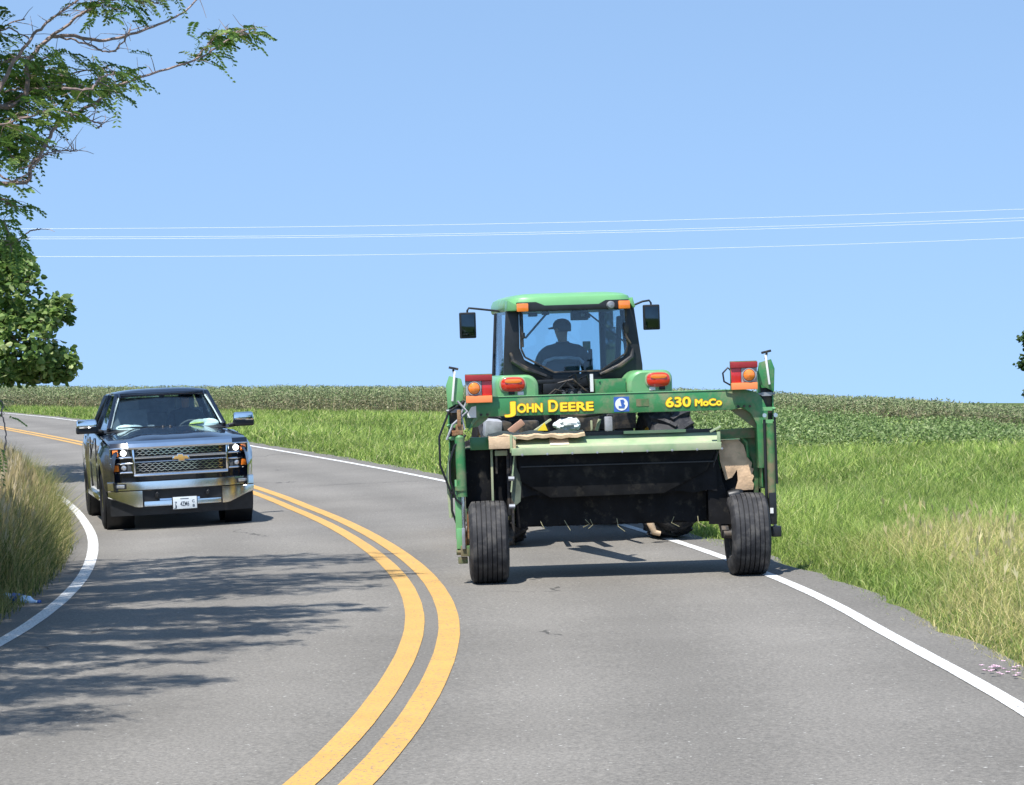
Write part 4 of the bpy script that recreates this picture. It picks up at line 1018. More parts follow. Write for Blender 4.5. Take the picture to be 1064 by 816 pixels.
# fenders with oval lights
def fender(s, pxl, pxr, yt):
    xo = tv(pxl if s < 0 else pxr, 0)[0]; xi = tv(pxr if s < 0 else pxl, 0)[0]
    P = []
    for k in range(19):
        a = R(-42 + 150*k/18); rr_ = .93
        y = -math.cos(a)*rr_ ; z = .79+math.sin(a)*rr_*1.04
        row = []
        for q, (t, dz) in enumerate(((0, -.12), (.04, -.03), (.12, 0), (.5, .01), (.88, 0), (.96, -.03), (1, -.12))):
            row.append((xo+(xi-xo)*t, y*(1+dz*.6), .79+(z-.79)*(1+dz*.6)))
        P.append(row)
    return P
def fend(s, pa, pb, ptop, pbot, lx0, lx1, ly0, ly1):
    """rear face of the fender as a rounded shield plus the top running forward"""
    f = empty('fender'); f.parent = tractor
    x0, zt_ = tv(pa, ptop); x1, zb_ = tv(pb, pbot)
    # rounded outline
    rc = .085; pts = []
    outer = s  # outer side more rounded
    def corner(cx, cz, r, a0, a1): return [(cx+r*math.cos(R(a0+(a1-a0)*i/6)), cz+r*math.sin(R(a0+(a1-a0)*i/6))) for i in range(7)]
    rl, rr2 = (.10, .14) if s < 0 else (.17, .10)
    pts += corner(x1-rr2, zt_-rr2, rr2, 90, 0); pts += corner(x1-.03, zb_+.03, .03, 0, -90)
    pts += corner(x0+.05, zb_+.05, .05, 270, 180); pts += corner(x0+rl, zt_-rl, rl, 180, 90)
    m = MB()
    cx, cz = (x0+x1)/2, (zt_+zb_)/2
    lay = []
    for sc, y in ((.80, -.60), (.93, -.585), (.985, -.55), (1.0, -.48), (1.0, -.2), (1.0, .25), (.96, .62)):
        dz = -.03 - (.22 if y > .5 else 0)
        lay.append([(cx+(p[0]-cx)*sc, y, cz+(p[1]-cz)*sc+dz) for p in pts+[pts[0]]])
    m.grid(lay); m.add([v for v in lay[0][:-1]], [list(range(len(pts)))])
    m.build('shell', 'green_bright', f)
    ax, az = tv(lx0, ly0+3); bx, bz = tv(lx1, ly1+3); ccx, ccz = (ax+bx)/2, (az+bz)/2; hw, hh = (bx-ax)/2, (az-bz)/2
    def oval(k, n=28):
        return [(ccx+hw*k*math.copysign(abs(math.cos(2*math.pi*i/n))**.62, math.cos(2*math.pi*i/n)), ccz+hh*k*math.copysign(abs(math.sin(2*math.pi*i/n))**.8, math.sin(2*math.pi*i/n))) for i in range(n)]
    m = MB(); L = [[(x, y, z) for x, z in oval(k)+[oval(k)[0]]] for k, y in ((1.12, -.598), (1.10, -.612), (1.0, -.614))]
    m.grid(L); m.build('light_bezel', 'green_faded', f)
    m = MB(); L = [[(x, y, z) for x, z in oval(k)+[oval(k)[0]]] for k, y in ((1.0, -.610), (.97, -.632), (.8, -.645), (.4, -.652), (.02, -.654))]
    m.grid(L); m.build('tail_lamp', 'redlens', f)
    m = MB(); o1 = [(ccx+(x-ccx)*.70, ccz+hh*.45+(z-ccz)*.30) for x, z in oval(1)]
    m.prism(o1, 'Y', -.658, -.645); m.build('turn_signal', 'orange', f, bevel=.003)
    return f
fl_ = fend(-1, 508.5, 552.5, 388.5, 413, 513, 537.5, 390, 404)
fr_ = fend(1, 641, 689, 385, 409, 661, 685, 387, 401)
for px, y in ((533, 409), (667, 406)):
    x, z = tv(px, y); m = MB(); m.box((x, -.60, z), (.07, .03, .04)); m.build('reflector', 'white', tractor, bevel=.006)
for px, y in ((524, 408), (677, 405)):
    x, z = tv(px, y); m = MB(); m.box((x, -.60, z), (.07, .04, .05)); m.build('socket', 'black', tractor, bevel=.008)
# cab: rear plane at y=-.18 ; front at y=1.35
yR, yF = -.15, 1.32
def cz(px, y, yy): x, z = tv(px+8, y); return Vector((x, yy, z))   # cab sits 8 px left of the axle line seen from here
cabx = lambda px: tv(px+8, 0)[0]
xL, xRr = cabx(526), cabx(656)
zr = 2.80; zbelt = 1.98
cab = empty('cab'); cab.parent = tractor; cab.location = (-.05, 0, .024); cab.scale = (1, 1, .949)
def cb(m, name, mat, **k): return m.build(name, mat, cab, **k)
# roof shell: superellipse layers, rear edge with raised centre cut-out
P = []
hw0 = (xRr-xL)/2+.005; cxr = (xL+xRr)/2; yc_ = (yR-.10+yF+.16)/2; hl0 = (yF+.16-(yR-.10))/2
for k, z in ((1.0, 2.80), (1.02, 2.83), (1.015, 2.90), (.985, 2.955), (.90, 2.99), (.70, 3.012), (.35, 3.02), (.02, 3.022)):
    row = []
    for i in range(49):
        t = 2*math.pi*i/48; c, s_ = math.cos(t), math.sin(t)
        x = cxr+hw0*k*math.copysign(abs(c)**.32, c); y = yc_+hl0*k*math.copysign(abs(s_)**.32, s_)
        row.append((x, y, z))
    P.append(row)
m = MB(); m.grid(P); cb(m, 'roof', 'green_bright')
m = MB(); m.b2(xL+.05, xRr-.05, yR-.02, yF+.08, 2.795, 2.86); cb(m, 'headliner', 'black', bevel=.02)
# rear lower lip of the roof: corner pods over the lamps, black band in the middle
m = MB(); m.prism([(xL-.01, 2.80), (xL+.15, 2.80), (xL+.155, 2.84), (xL+.0, 2.93)], 'Y', yR-.112, yR+.2); cb(m, 'roof_corner', 'green_bright', bevel=.01)
m = MB(); m.prism([(xRr+.01, 2.80), (xRr-.02, 2.80), (xRr-.05, 2.85), (xRr-.02, 2.93)], 'Y', yR-.112, yR+.2); cb(m, 'roof_corner', 'green_bright', bevel=.01)
m = MB(); m.prism([(xL+.10, 2.79), (xL+.10, 2.90), (xL+.32, 2.90), (xL+.42, 2.855), (xRr-.42, 2.855), (xRr-.34, 2.90), (xRr-.07, 2.90), (xRr-.07, 2.79)], 'Y', yR-.13, yR-.02); cb(m, 'rear_band', 'black', bevel=.006)
for px in (541, 645.5):
    x = cabx(px-1); m = MB(); m.box((x, yR-.15, 2.835), (.135, .05, .10)); cb(m, 'amber_light', 'orange', bevel=.012)
m = MB(); m.lathe([(.0001, yR-.17), (.035, yR-.165), (.05, yR-.14), (.05, yR-.11)], 20, 'Y', (cabx(631), 0, 2.835), close=False); cb(m, 'work_light', 'grey')
# pillars
def pillar(name, pts0, w0, w1, mat='black', **k):
    m = MB(); m.bar(pts0[0], pts0[1], w0, w1); return cb(m, name, mat, bevel=.012)
m = MB(); m.prism([(xL-.01, 2.81), (xL+.135, 2.81), (xL+.13, 2.35), (xL+.18, 2.21), (xL+.52, 2.02), (xL+.52, 1.93), (xL-.06, 1.93), (xL-.06, 2.1)], 'Y', yR-.02, yR+.07); cb(m, 'rear_pillar', 'black', bevel=.012)
m = MB(); m.prism([(xRr+.01, 2.81), (xRr-.10, 2.81), (xRr-.085, 2.35), (xRr-.12, 2.21), (xRr-.42, 2.02), (xRr-.42, 1.93), (xRr+.09, 1.93), (xRr+.09, 2.1)], 'Y', yR-.02, yR+.07); cb(m, 'rear_pillar', 'black', bevel=.012)
m = MB(); m.b2(xL+.46, xRr-.40, yR-.02, yR+.07, 1.86, 2.02); cb(m, 'rear_sill', 'black', bevel=.01)
# grey curved moulding below the rear pane
for s, xa in ((-1, xL), (1, xRr)):
    d = -s
    m = MB(); m.tube([(xa+d*.02, yR-.04, 2.30), (xa+d*.04, yR-.05, 2.20), (xa+d*.18, yR-.06, 2.10), (xa+d*.42, yR-.06, 2.00)], [.018, .03, .032, .02], 8); cb(m, 'rear_moulding', 'dark_steel')
m = MB(); xA, xB = xL+.155, xRr-.105
hexa = [(xA-.01, 2.80), (xB+.01, 2.80), (xB+.02, 2.34), (xB-.0, 2.25), (xB-.30, 2.045), (xA+.36, 2.045), (xA+.03, 2.24), (xA-.01, 2.34)]
fr_m = MB(); n_ = len(hexa); cX = sum(p[0] for p in hexa)/n_; cZ = sum(p[1] for p in hexa)/n_
for i in range(n_):
    a, b = hexa[i], hexa[(i+1) % n_]; fr_m.bar((a[0], yR-.035, a[1]), (b[0], yR-.035, b[1]), .022, .022)
cb(fr_m, 'rear_window_frame', 'dark_steel', bevel=.004)
m = MB(); m.prism(hexa, 'Y', yR-.042, yR-.036); cb(m, 'rear_window', 'cab_glass')
# front pillars, side glass, doors
for s, xa, xf in ((-1, xL+.02, xL+.10), (1, xRr-.02, xRr-.10)):
    m = MB(); m.bar((xf, yF, 2.80), (xf, yF, 1.45), .07, .07); cb(m, 'front_pillar', 'black', bevel=.012)
    m = MB(); m.bar((xa+s*.04, .65, 2.80), (xa+s*.135, .58, 1.45), .035, .045); cb(m, 'door_pillar', 'black', bevel=.01)
    bx_ = xa+s*.13
    m = MB(); m.add([(xa, yR+.06, 2.80), (xa+s*.04, .62, 2.80), (bx_, .55, 1.45), (xa+s*.05, yR+.06, 1.98)], [(0, 1, 2, 3)]); m.add([(xa+s*.04, .68, 2.80), (xf, yF-.03, 2.80), (xf, yF-.03, 1.45), (bx_, .61, 1.45)], [(0, 1, 2, 3)]); cb(m, 'side_window', 'cab_glass', solid=.006)
    m = MB(); m.bar((xa+s*.05, yR+.05, 1.96), (xf, yF, 1.42), .05, .06); m.bar((xa+s*.012, .1, 2.45), (xa+s*.03, .12, 2.10), .018, .018); cb(m, 'door_frame', 'black', bevel=.008)
m = MB(); m.b2(xL+.12, xRr-.12, yF-.01, yF-.004, 1.66, 2.80); cb(m, 'windscreen', 'cab_glass')
m = MB(); m.b2(xL+.08, xRr-.08, yF-.03, yF+.05, 1.35, 1.66); m.b2(xL+.02, xRr-.02, yR+.08, yF-.05, 1.25, 1.33); cb(m, 'cab_base', 'black', bevel=.01)
m = MB(); m.b2(xL+.0, xRr-.0, yR+.02, yR+.10, 1.33, 1.93); cb(m, 'rear_panel', 'dark_steel', bevel=.01)
# support struts of the rear window, exhaust on the right, monitor, gas struts
m = MB(); m.bar((xL+.205, yR+.02, 2.47), (xL+.50, yR+.10, 2.79), .02, .02); cb(m, 'window_strut', 'black')
m = MB(); m.bar((xRr-.10, yR+.02, 2.38), (xRr-.55, yR+.12, 2.79), .02, .02); cb(m, 'window_strut', 'black')
m = MB(); m.box((xL+.17, yR-.05, 2.50), (.04, .04, .07)); m.tube([(xL+.165, yR-.055, 2.78), (xL+.165, yR-.055, 2.36)], .012, 6); cb(m, 'window_hinge', 'dark_steel', bevel=.005)
m = MB(); m.box((xRr-.56, .25, 2.74), (.20, .12, .13)); m.box((xRr-.48, .17, 2.72), (.07, .03, .05)); cb(m, 'radio', 'black', bevel=.015)
m = MB(); m.box((xRr-.53, .18, 2.74), (.05, .02, .04)); cb(m, 'speaker_knob', 'grey', bevel=.005)
m = MB(); m.box((xL+.35, .2, 2.76), (.10, .1, .05)); m.box((xL+.50, .2, 2.77), (.08, .1, .04)); cb(m, 'vent', 'black', bevel=.01)
m = MB(); m.tube([(xRr-.0, 1.5, 1.2), (xRr-.0, 1.5, 2.85)], .075, 14); m.tube([(xRr-.0, 1.5, 1.5), (xRr-.0, 1.5, 2.6)], .10, 14); cb(m, 'exhaust_stack', 'black')
m = MB(); m.bar((xRr-.10, .55, 1.6), (xRr-.03, .55, 2.72), .14, .05); cb(m, 'control_column', 'interior', bevel=.02)
m = MB(); m.tube([(xRr-.12, yR-.05, 2.62), (xRr-.10, yR-.055, 2.45), (xRr-.05, yR-.055, 2.36)], .016, 6); m.box((xRr-.09, yR-.05, 2.55), (.04, .03, .12)); cb(m, 'wiper_motor', 'dark_steel', bevel=.004)
# seat with hoop, steering wheel, armrest console
m = MB(); m.box((-.10, .44, 1.78), (.50, .46, .12)); cb(m, 'seat', 'interior', bevel=.04)
m = MB(); m.box((-.10, .22, 2.02), (.40, .10, .36), (R(-6), 0, 0)); cb(m, 'seat_back', 'interior', bevel=.04)
m = MB(); m.tube([(-.37, .14, 1.93), (-.35, .13, 2.06), (-.27, .12, 2.19), (-.17, .12, 2.215), (0, .12, 2.215), (.12, .12, 2.20), (.17, .13, 2.15)], .022, 8); cb(m, 'seat_hoop', 'lightgrey')
m = MB(); m.box((.30, .42, 2.0), (.16, .4, .12)); m.bar((.36, .7, 2.05), (.36, .72, 2.32), .05, .03); cb(m, 'armrest_console', 'interior', bevel=.02)
m = MB(); m.box((.35, .9, 2.36), (.09, .06, .12)); m.bar((.40, .9, 1.8), (.38, .9, 2.2), .03, .03); cb(m, 'monitor', 'green', bevel=.01)
m = MB(); st = Vector((-.10, .95, 2.02)); rt = Matrix.Translation(st) @ Matrix.Rotation(R(-35), 4, 'X')
m.tube([rt @ Vector((.19*math.cos(t), .19*math.sin(t), 0)) for t in np.linspace(0, 2*math.pi, 25)], .014, 8); m.bar(rt @ Vector((-.19, 0, 0)), rt @ Vector((.19, 0, 0)), .03, .012); m.tube([st, st+Vector((0, .25, -.45))], .04, 10); cb(m, 'steering_wheel', 'black')
# mirrors
for s, px0, px1, py0, py1, xr_ in ((-1, 479, 496.5, 326.5, 353), (1, 668, 686, 320, 346)) if False else ((-1, 479, 496.5, 326.5, 353, 0), (1, 668, 686, 320, 346, 0)):
    xa, za = tv(px0, py0); xb, zb_ = tv(px1, py1)
    ym = yR+.55 if s < 0 else yR+.55
    sh_ = .05 if s < 0 else .10
    mi = empty('mirror'); mi.parent = tractor
    m = MB(); m.box(((xa+xb)/2+sh_, ym, (za+zb_)/2+.01), (xb-xa, .05, za-zb_)); m.build('mirror_head', 'black', mi, bevel=.018, seg=3)
    m = MB(); m.box(((xa+xb)/2+sh_, ym-.029, (za+zb_)/2+.01), (xb-xa-.04, .006, za-zb_-.05)); m.build('mirror_glass', pbr('mirror_glass', (0.06, 0.08, 0.09), .08, 1.0), mi, bevel=.002)
    edge = xL+.02 if s < 0 else xRr-.02
    xm = (xa+xb)/2+sh_
    m = MB(); m.tube([(edge, ym, 2.69), (xm-s*.10, ym, za+.05), (xm-s*.02, ym, za+.06), (xm, ym, za+.03), (xm, ym, za-.02)], .012, 8); m.build('mirror_arm', 'black', mi)
# hitch gear between fenders
m = MB()
m.box((-.33, -.30, 1.78), (.22, .12, .12)); m.box((-.40, -.33, 1.86), (.20, .06, .05)); m.box((-.02, -.35, 1.72), (.3, .2, .1)); m.bar((-.25, -.4, 1.66), (-.05, -.42, 1.86), .03, .03); m.bar((-.2, -.42, 1.86), (.0, -.45, 1.68), .03, .03); m.box((0, -.3, 1.5), (.6, .2, .3))
tb(m, 'hitch_frame', 'black', bevel=.012)
for k, (xa, za, xb, zb_) in enumerate(((-.35, 1.70, -.02, 1.82), (-.28, 1.84, .04, 1.74), (-.15, 1.9, -.03, 1.66), (-.45, 1.66, -.20, 1.73), (-.02, 1.88, .1, 1.70))):
    m = MB(); m.tube([(xa, -.45, za), ((xa+xb)/2, -.52, max(za, zb_)+.04), (xb, -.45, zb_)], .012, 6); tb(m, 'hydraulic_hose', 'dark_steel' if k % 2 else 'black')
for xq in (-.22, -.13, -.04):
    m = MB(); m.tube([(xq, -.48, 1.72), (xq, -.40, 1.74)], .022, 8); tb(m, 'coupler', 'silver')
xw, zw = tv(606, 395); m = MB(); m.box((xw-.0, -.55, zw-.05), (.035, .02, .20)); tb(m, 'white_strip', 'white')
xg0, zg0 = tv(609.5, 396); xg1, zg1 = tv(641, 412); m = MB(); m.b2(xg0, xg1, -.56, -.40, zg1-.02, zg0); m.tube([(xg0+.05, -.56, zg0-.02), (xg0+.05, -.57, zg0-.03)], .012, 6); tb(m, 'toolbox', 'green', bevel=.012)
m = MB(); m.bar((0, -.35, .55), (0, -1.2, .5), .1, .05); tb(m, 'drawbar', 'dark_steel', bevel=.008)
for s in (-1, 1):
    m = MB(); m.bar((s*.35, -.2, .62), (s*.42, -.95, .55), .05, .07); tb(m, 'lift_arm', 'rust' if s > 0 else 'dark_steel', bevel=.008)
m = MB(); x_, z_ = tv(665, 548); m.tube([(x_-.05, -.75, .36), (x_-.06, -.75, .22), (x_-.02, -.75, .12), (x_+.05, -.75, .10)], [.05, .045, .035, .03], 10); m.tube([(x_-.05, -.75, .30), (x_+.07, -.75, .27)], .035, 8); tb(m, 'link_end', 'tan', bevel=.01)
# SMV style details and driver
drv = seated_person(TRM, Vector((-.06, .42, 1.67)), 'driver in a dark shirt and peaked cap seated in the tractor cab', (Vector((-.17, .50, .20)), Vector((.19, .48, .18))), head_turn=R(38), belly=1.08, scale=1.0)
# ------------------------------------------------------------------ pickup truck coming the other way
TKM = on_road(-4.80, 32.2, R(194), 1.9, 1.0)
truck = empty('pickup_truck', TKM @ Matrix.Diagonal((1.065, 1.0, 1.045, 1)), label='dark navy crew cab pickup truck with chrome grille driving towards the viewer', cat='pickup truck')
WB = 3.68
def kb(m, name, mat=None, **k): return m.build(name, mat, truck, **k)
def hw_at(y):
    if y > .2: return 0.985 - .115*((y-.2)/.70)**2.2
    if y < -4.6: return .985 - .03*((-4.6-y)/.4)
    return .985
def arch(y, z0):
    for yw in (0, -WB):
        d = abs(y-yw)
        if d < .50: z0 = max(z0, .38+math.sqrt(.50**2-d*d))
    return z0
ys = sorted(set([.90, .86, .78, .68, .60] + [round(a, 3) for a in np.linspace(.52, -.52, 21)] + [-.6, -.9, -1.2, -1.6, -2.1, -2.6, -3.0, -3.1] + [round(-WB+a, 3) for a in np.linspace(.52, -.52, 21)] + [-4.3, -4.6, -4.85, -4.98]), reverse=True)
def topz(y):
    return float(np.interp(y, [-5, -2.7, -.95, .3, .75, .90], [1.33, 1.30, 1.22, 1.15, 1.08, 1.02]))
for s in (-1, 1):
    P = []
    for y in ys:
        w = hw_at(y); zb_ = arch(y, .40 if y < .5 else .52); zt_ = topz(y); row = []
        for t, f in ((0, .975), (.02, .985), (.25, .995), (.48, 1.0), (.55, 1.006), (.62, .995), (.85, .975), (.96, .955), (1, .93)):
            fl = 0
            for yw in (0, -WB):
                d = abs(y-yw)
                if d < .60: fl = max(fl, .035*(1-(d/.60)**4))
            row.append((s*(w*f+fl*(1-.7*t)), y, zb_+(zt_-zb_)*t))
        P.append(row)
    m = MB().grid(P); kb(m, 'side_body', 'truck')
# hood with raised centre
P = []
for y in np.linspace(.84, -.92, 14):
    row = []; w = hw_at(y)*.93; z = topz(y)
    for u in np.linspace(-1, 1, 25):
        au = abs(u); k = .075*(1-au**2.4) + .022*sstep(.66, .52, au)*1.0 - .012*sstep(.30, .18, au)
        fr = sstep(.86, .62, y)
        row.append((u*w, y, z+.005+float(k)*(.55+.45*fr)+.02*fr))
    P.append(row)
m = MB().grid(P); kb(m, 'hood', 'truck', solid=.012)
# cowl, cabin
m = MB(); m.grid([[(x, -.90, 1.285), (x, -1.12, 1.325)] for x in np.linspace(-.86, .86, 9)]); kb(m, 'cowl', 'black', solid=.01)
for sx in (-1, 1):
    m = MB(); m.bar((sx*.05-.0, -.98, 1.335), (sx*.05+(.62 if sx < 0 else .62), -1.0, 1.345), .02, .015); m.tube([(sx*.05, -.96, 1.32), (sx*.05, -.98, 1.34)], .02, 8); kb(m, 'wiper', 'black')
zr = 1.885; rb = 1.30
ax0 = (.80, -.98, 1.32); ax1 = (.63, -1.58, 1.80)      # A pillar bottom/top (right)
def mir(p, s): return (p[0]*s, p[1], p[2])
P = []
for y, w, dz in ((-1.52, .60, -.075), (-1.60, .64, -.03), (-1.75, .66, -.005), (-2.3, .675, 0), (-3.0, .66, -.005), (-3.22, .64, -.03), (-3.30, .60, -.08)):
    P.append([(u*w, y, zr+dz-.045*abs(u)**3.2) for u in np.linspace(-1, 1, 21)])
m = MB().grid(P); kb(m, 'roof', 'truck', solid=.02)
for s in (-1, 1):
    for nm, a_, b_, w_, h_ in (('front_pillar', mir(ax0, s), mir(ax1, s), .075, .05), ('roof_rail', mir(ax1, s), (s*.655, -3.2, 1.80), .05, .06), ('rear_pillar', (s*.655, -3.2, 1.80), (s*.86, -3.42, 1.30), .09, .07), ('middle_pillar', (s*.665, -2.30, 1.81), (s*.875, -2.32, 1.28), .06, .07)):
        m = MB(); m.bar(a_, b_, w_, h_, up=(0, -1, .8) if nm == 'front_pillar' else (0, 0, 1)); kb(m, nm, 'truck', bevel=.012)
m = MB(); m.b2(-.58, .58, -1.60, -1.52, 1.775, 1.83); kb(m, 'roof_header', 'truck', bevel=.01)
m = MB(); P = []
for t in np.linspace(0, 1, 7):
    P.append([(u*(.775+(.60-.775)*t), -.99+(-1.555+.99)*t+.09*(1-u*u)*(1-.5*t)*1.0-.05, 1.325+(1.785-1.325)*t) for u in np.linspace(-1, 1, 13)])
m.grid(P); kb(m, 'windshield', 'truck_glass', solid=.006)
# pale edge band of the glass
seal = pbr('glass_edge', (0.45, 0.55, 0.55), .3)
for s in (-1, 1): MB().tube([(s*.765, -1.0, 1.345), (s*.69, -1.27, 1.56), (s*.60, -1.545, 1.765)], .012, 6).build('windshield_seal', seal, truck)
for s in (-1, 1):
    m = MB(); m.add([(s*.82, -1.12, 1.32), (s*.66, -1.66, 1.79), (s*.675, -2.27, 1.80), (s*.865, -2.29, 1.31)], [(0, 1, 2, 3)]); kb(m, 'side_window', 'truck_side_glass', solid=.005)
    m = MB(); m.add([(s*.865, -2.35, 1.31), (s*.675, -2.33, 1.80), (s*.66, -3.16, 1.79), (s*.85, -3.36, 1.31)], [(0, 1, 2, 3)]); kb(m, 'side_window', 'truck_side_glass', solid=.005)
    for y0, y1 in ((-1.10, -2.30), (-2.34, -3.40)):
        m = MB(); m.box((s*.972, y1+.13, 1.12), (.03, .19, .035)); d = kb(m, 'door_handle', 'chrome', bevel=.01)
    for yy in (-1.02, -2.32, -3.44):
        m = MB(); m.b2(s*.972, s*.99, yy-.006, yy+.006, .50, 1.22); kb(m, 'door_seam', 'black')
    m = MB(); m.b2(s*.92, s*1.00, -3.1, -.62, .36, .44); kb(m, 'side_step', 'chrome_dull', bevel=.02)
    # mirror: body-colour base, chrome cap
    mi = empty('mirror'); mi.parent = truck
    cx_ = s*1.085
    m = MB(); m.box((cx_, -1.14, 1.335), (.29, .13, .10)); m.bar((s*.86, -1.12, 1.30), (s*1.02, -1.14, 1.325), .07, .06); m.build('mirror_housing', 'black', mi, bevel=.03, seg=3)
    m = MB(); m.box((cx_, -1.125, 1.425), (.285, .15, .12), taper=.92); m.build('mirror_cap', 'chrome', mi, bevel=.035, seg=3)
    m = MB(); m.box((cx_, -1.212, 1.38), (.25, .01, .16)); m.build('mirror_glass', 'chrome', mi, bevel=.004)
# bed, tailgate, cab rear, floor
m = MB(); m.b2(-.90, .90, -5.0, -3.46, .75, .80); m.b2(-.92, .92, -5.0, -4.95, .70, 1.30); m.b2(-.92, .92, -3.46, -3.42, .7, 1.30); m.b2(-.93, .93, -3.44, -.9, .45, .52); kb(m, 'bed', 'truck')
m = MB(); m.b2(-.62, .62, -3.32, -3.30, 1.30, 1.80); kb(m, 'rear_window', 'truck_side_glass')
m = MB(); m.b2(-.9, .9, -5.08, -4.98, .50, .68); kb(m, 'rear_bumper', 'chrome_dull', bevel=.02)
m = MB(); m.b2(-.35, .35, -4.9, .6, .36, .50); m.tube([(-.85, 0, .40), (.85, 0, .40)], .05, 10); m.tube([(-.85, -WB, .40), (.85, -WB, .40)], .06, 10); m.b2(-.42, .42, .0, .6, .45, 1.0); kb(m, 'chassis', 'black', bevel=.02)
for s in (-1, 1):
    for yw in (0, -WB):
        m = MB(); m.lathe([(.49, s*.60), (.50, s*.96), (.495, s*.96), (.485, s*.60)], 32, 'X', (0, yw, .38)); kb(m, 'wheel_liner', 'black')
        wh = empty('wheel'); wh.parent = truck; wh.location = (s*.855, yw, .39)
        if s*.1 < 0 and yw == 0: pass
        MB().lathe(tyre_profile(.395, .24, .27, 4, gd=.01), 48, 'X').build('tyre', 'tyre_dark', wh, angle=40)
        m = MB(); m.lathe([(.243, -.12), (.225, -.10), (.215, .0), (.225, .10), (.243, .12), (.243, .10), (.20, .0), (.243, -.1)], 36, 'X')
        for q in range(6):
            t = q*math.pi/3; m.bar((s*.085, .05*math.cos(t), .05*math.sin(t)), (s*.10, .225*math.cos(t), .225*math.sin(t)), .075, .03, up=(1, 0, 0))
        m.lathe([(.0001, s*.11), (.06, s*.105), (.075, s*.07)], 18, 'X', close=False)
        m.build('rim', 'chrome_dull', wh, bevel=.004)
# interior
m = MB(); m.b2(-.78, .78, -1.45, -.99, 1.05, 1.285); m.box((-.40, -1.22, 1.295), (.40, .25, .07)); kb(m, 'dashboard', 'interior', bevel=.03)
for x in (-.40, .40):
    m = MB(); m.box((x, -2.15, .95), (.52, .52, .16)); m.box((x, -2.42, 1.27), (.50, .16, .60), (R(8), 0, 0)); m.box((x, -2.48, 1.66), (.27, .12, .18)); m.tube([(x-.06, -2.46, 1.5), (x-.06, -2.48, 1.62)], .01, 6); m.tube([(x+.06, -2.46, 1.5), (x+.06, -2.48, 1.62)], .01, 6); kb(m, 'seat', 'seat', bevel=.05, seg=3)
m = MB(); m.box((0, -3.05, 1.15), (1.4, .2, .75)); m.b2(-.6, .6, -3.28, -3.2, 1.3, 1.75); kb(m, 'rear_seat', 'seat', bevel=.05)
m = MB(); st = Vector((-.40, -1.62, 1.23)); rt = Matrix.Translation(st) @ Matrix.Rotation(R(62), 4, 'X')
m.tube([rt @ Vector((.19*math.cos(t), .19*math.sin(t), 0)) for t in np.linspace(0, 2*math.pi, 25)], .016, 8); m.bar(rt @ Vector((-.19, 0, 0)), rt @ Vector((.19, 0, 0)), .05, .02); m.tube([st, st+Vector((0, .35, -.1))], .03, 8); kb(m, 'steering_wheel', 'interior')
m = MB(); m.box((.0, -1.60, 1.72), (.23, .03, .07)); m.tube([(0, -1.58, 1.73), (0, -1.55, 1.79)], .012, 6); m.box((0, -1.56, 1.78), (.07, .05, .06)); kb(m, 'rear_view_mirror', 'black', bevel=.01)
pap = MB(); 
def crumple(cx, cy, cz_, rx, ry, rz, seed):
    P = []; rs = np.random.default_rng(seed)
    for i in range(9):
        th = math.pi*i/8; row = []
        for j in range(15):
            ph = 2*math.pi*(j % 14)/14; q = 1+.3*math.sin(3*ph+seed)*math.sin(2*th)+.2*math.sin(5*ph+2*seed)
            row.append((cx+rx*math.cos(th), cy+ry*q*math.sin(th)*math.cos(ph), cz_+rz*q*math.sin(th)*math.sin(ph)))
        P.append(row)
    return MB().grid(P)
def dash_item(name, label, cat, mesh, mat):
    o = mesh.build(name, mat); o.matrix_world = truck.matrix_world.copy(); return tag(o, label, cat)
bpy.context.view_layer.update()
dash_item('paper_bundle', 'crumpled white papers on the dashboard in front of the passenger seat', 'papers', crumple(.50, -1.14, 1.335, .19, .07, .045, 2), 'paper')
dash_item('paper_bundle', 'heap of white and pale green papers on the dashboard by the driver', 'papers', crumple(-.54, -1.18, 1.35, .21, .09, .065, 5), 'paper')
dash_item('folded_map', 'yellow-green folded leaflet on the dashboard near the steering wheel', 'leaflet', MB().box((-.42, -1.11, 1.345), (.20, .09, .015), (R(25), R(4), R(8))), pbr('leaflet', (0.55, 0.62, 0.10), .7))
dash_item('phone_holder', 'small pale object in the middle of the truck dashboard', 'phone holder', MB().box((.20, -1.16, 1.33), (.09, .04, .07)).box((.20, -1.16, 1.30), (.14, .06, .02)), 'lightgrey')
dash_item('blue_packet', 'small blue packet beside the papers on the truck dashboard', 'packet', MB().box((.31, -1.14, 1.31), (.11, .05, .04), (0, 0, .3)), 'blue')
# front: fascia
yf = .905
m = MB(); P = []
for z in (.62, .66, 1.0, 1.10, 1.165):
    P.append([(u*.90, yf-.02-.14*abs(u)**4-(.05 if z > 1.12 else 0), z) for u in np.linspace(-1, 1, 25)])
m.grid(P); kb(m, 'front_fascia', 'truck')
def fy(x): return yf-.02-.14*abs(x/.90)**4
g = empty('grille'); g.parent = truck
m = MB(); P = [[(x, fy(x)+.004, z) for x in np.linspace(-.60, .60, 15)] for z in (.735, .90, 1.10)]; m.grid(P); m.build('grille_backing', 'black', g)
def crossbar(z0, z1, xw, d, name, mat='chrome'):
    m = MB(); P = []
    for z, dd in ((z0, .008), (z0+.003, d*.9), (z0+(z1-z0)*.25, d), (z0+(z1-z0)*.7, d*.72), (z1, .008)):
        P.append([(x, fy(x)+dd, z) for x in np.linspace(-xw, xw, 25)])
    m.grid(P); return m.build(name, mat, g, solid=.003)
crossbar(1.080, 1.190, .680, .10, 'upper_bar'); crossbar(.715, .770, .61, .055, 'lower_bar')
crossbar(.950, .992, .60, .052, 'middle_bar'); crossbar(.898, .925, .60, .045, 'middle_bar')
m = MB()
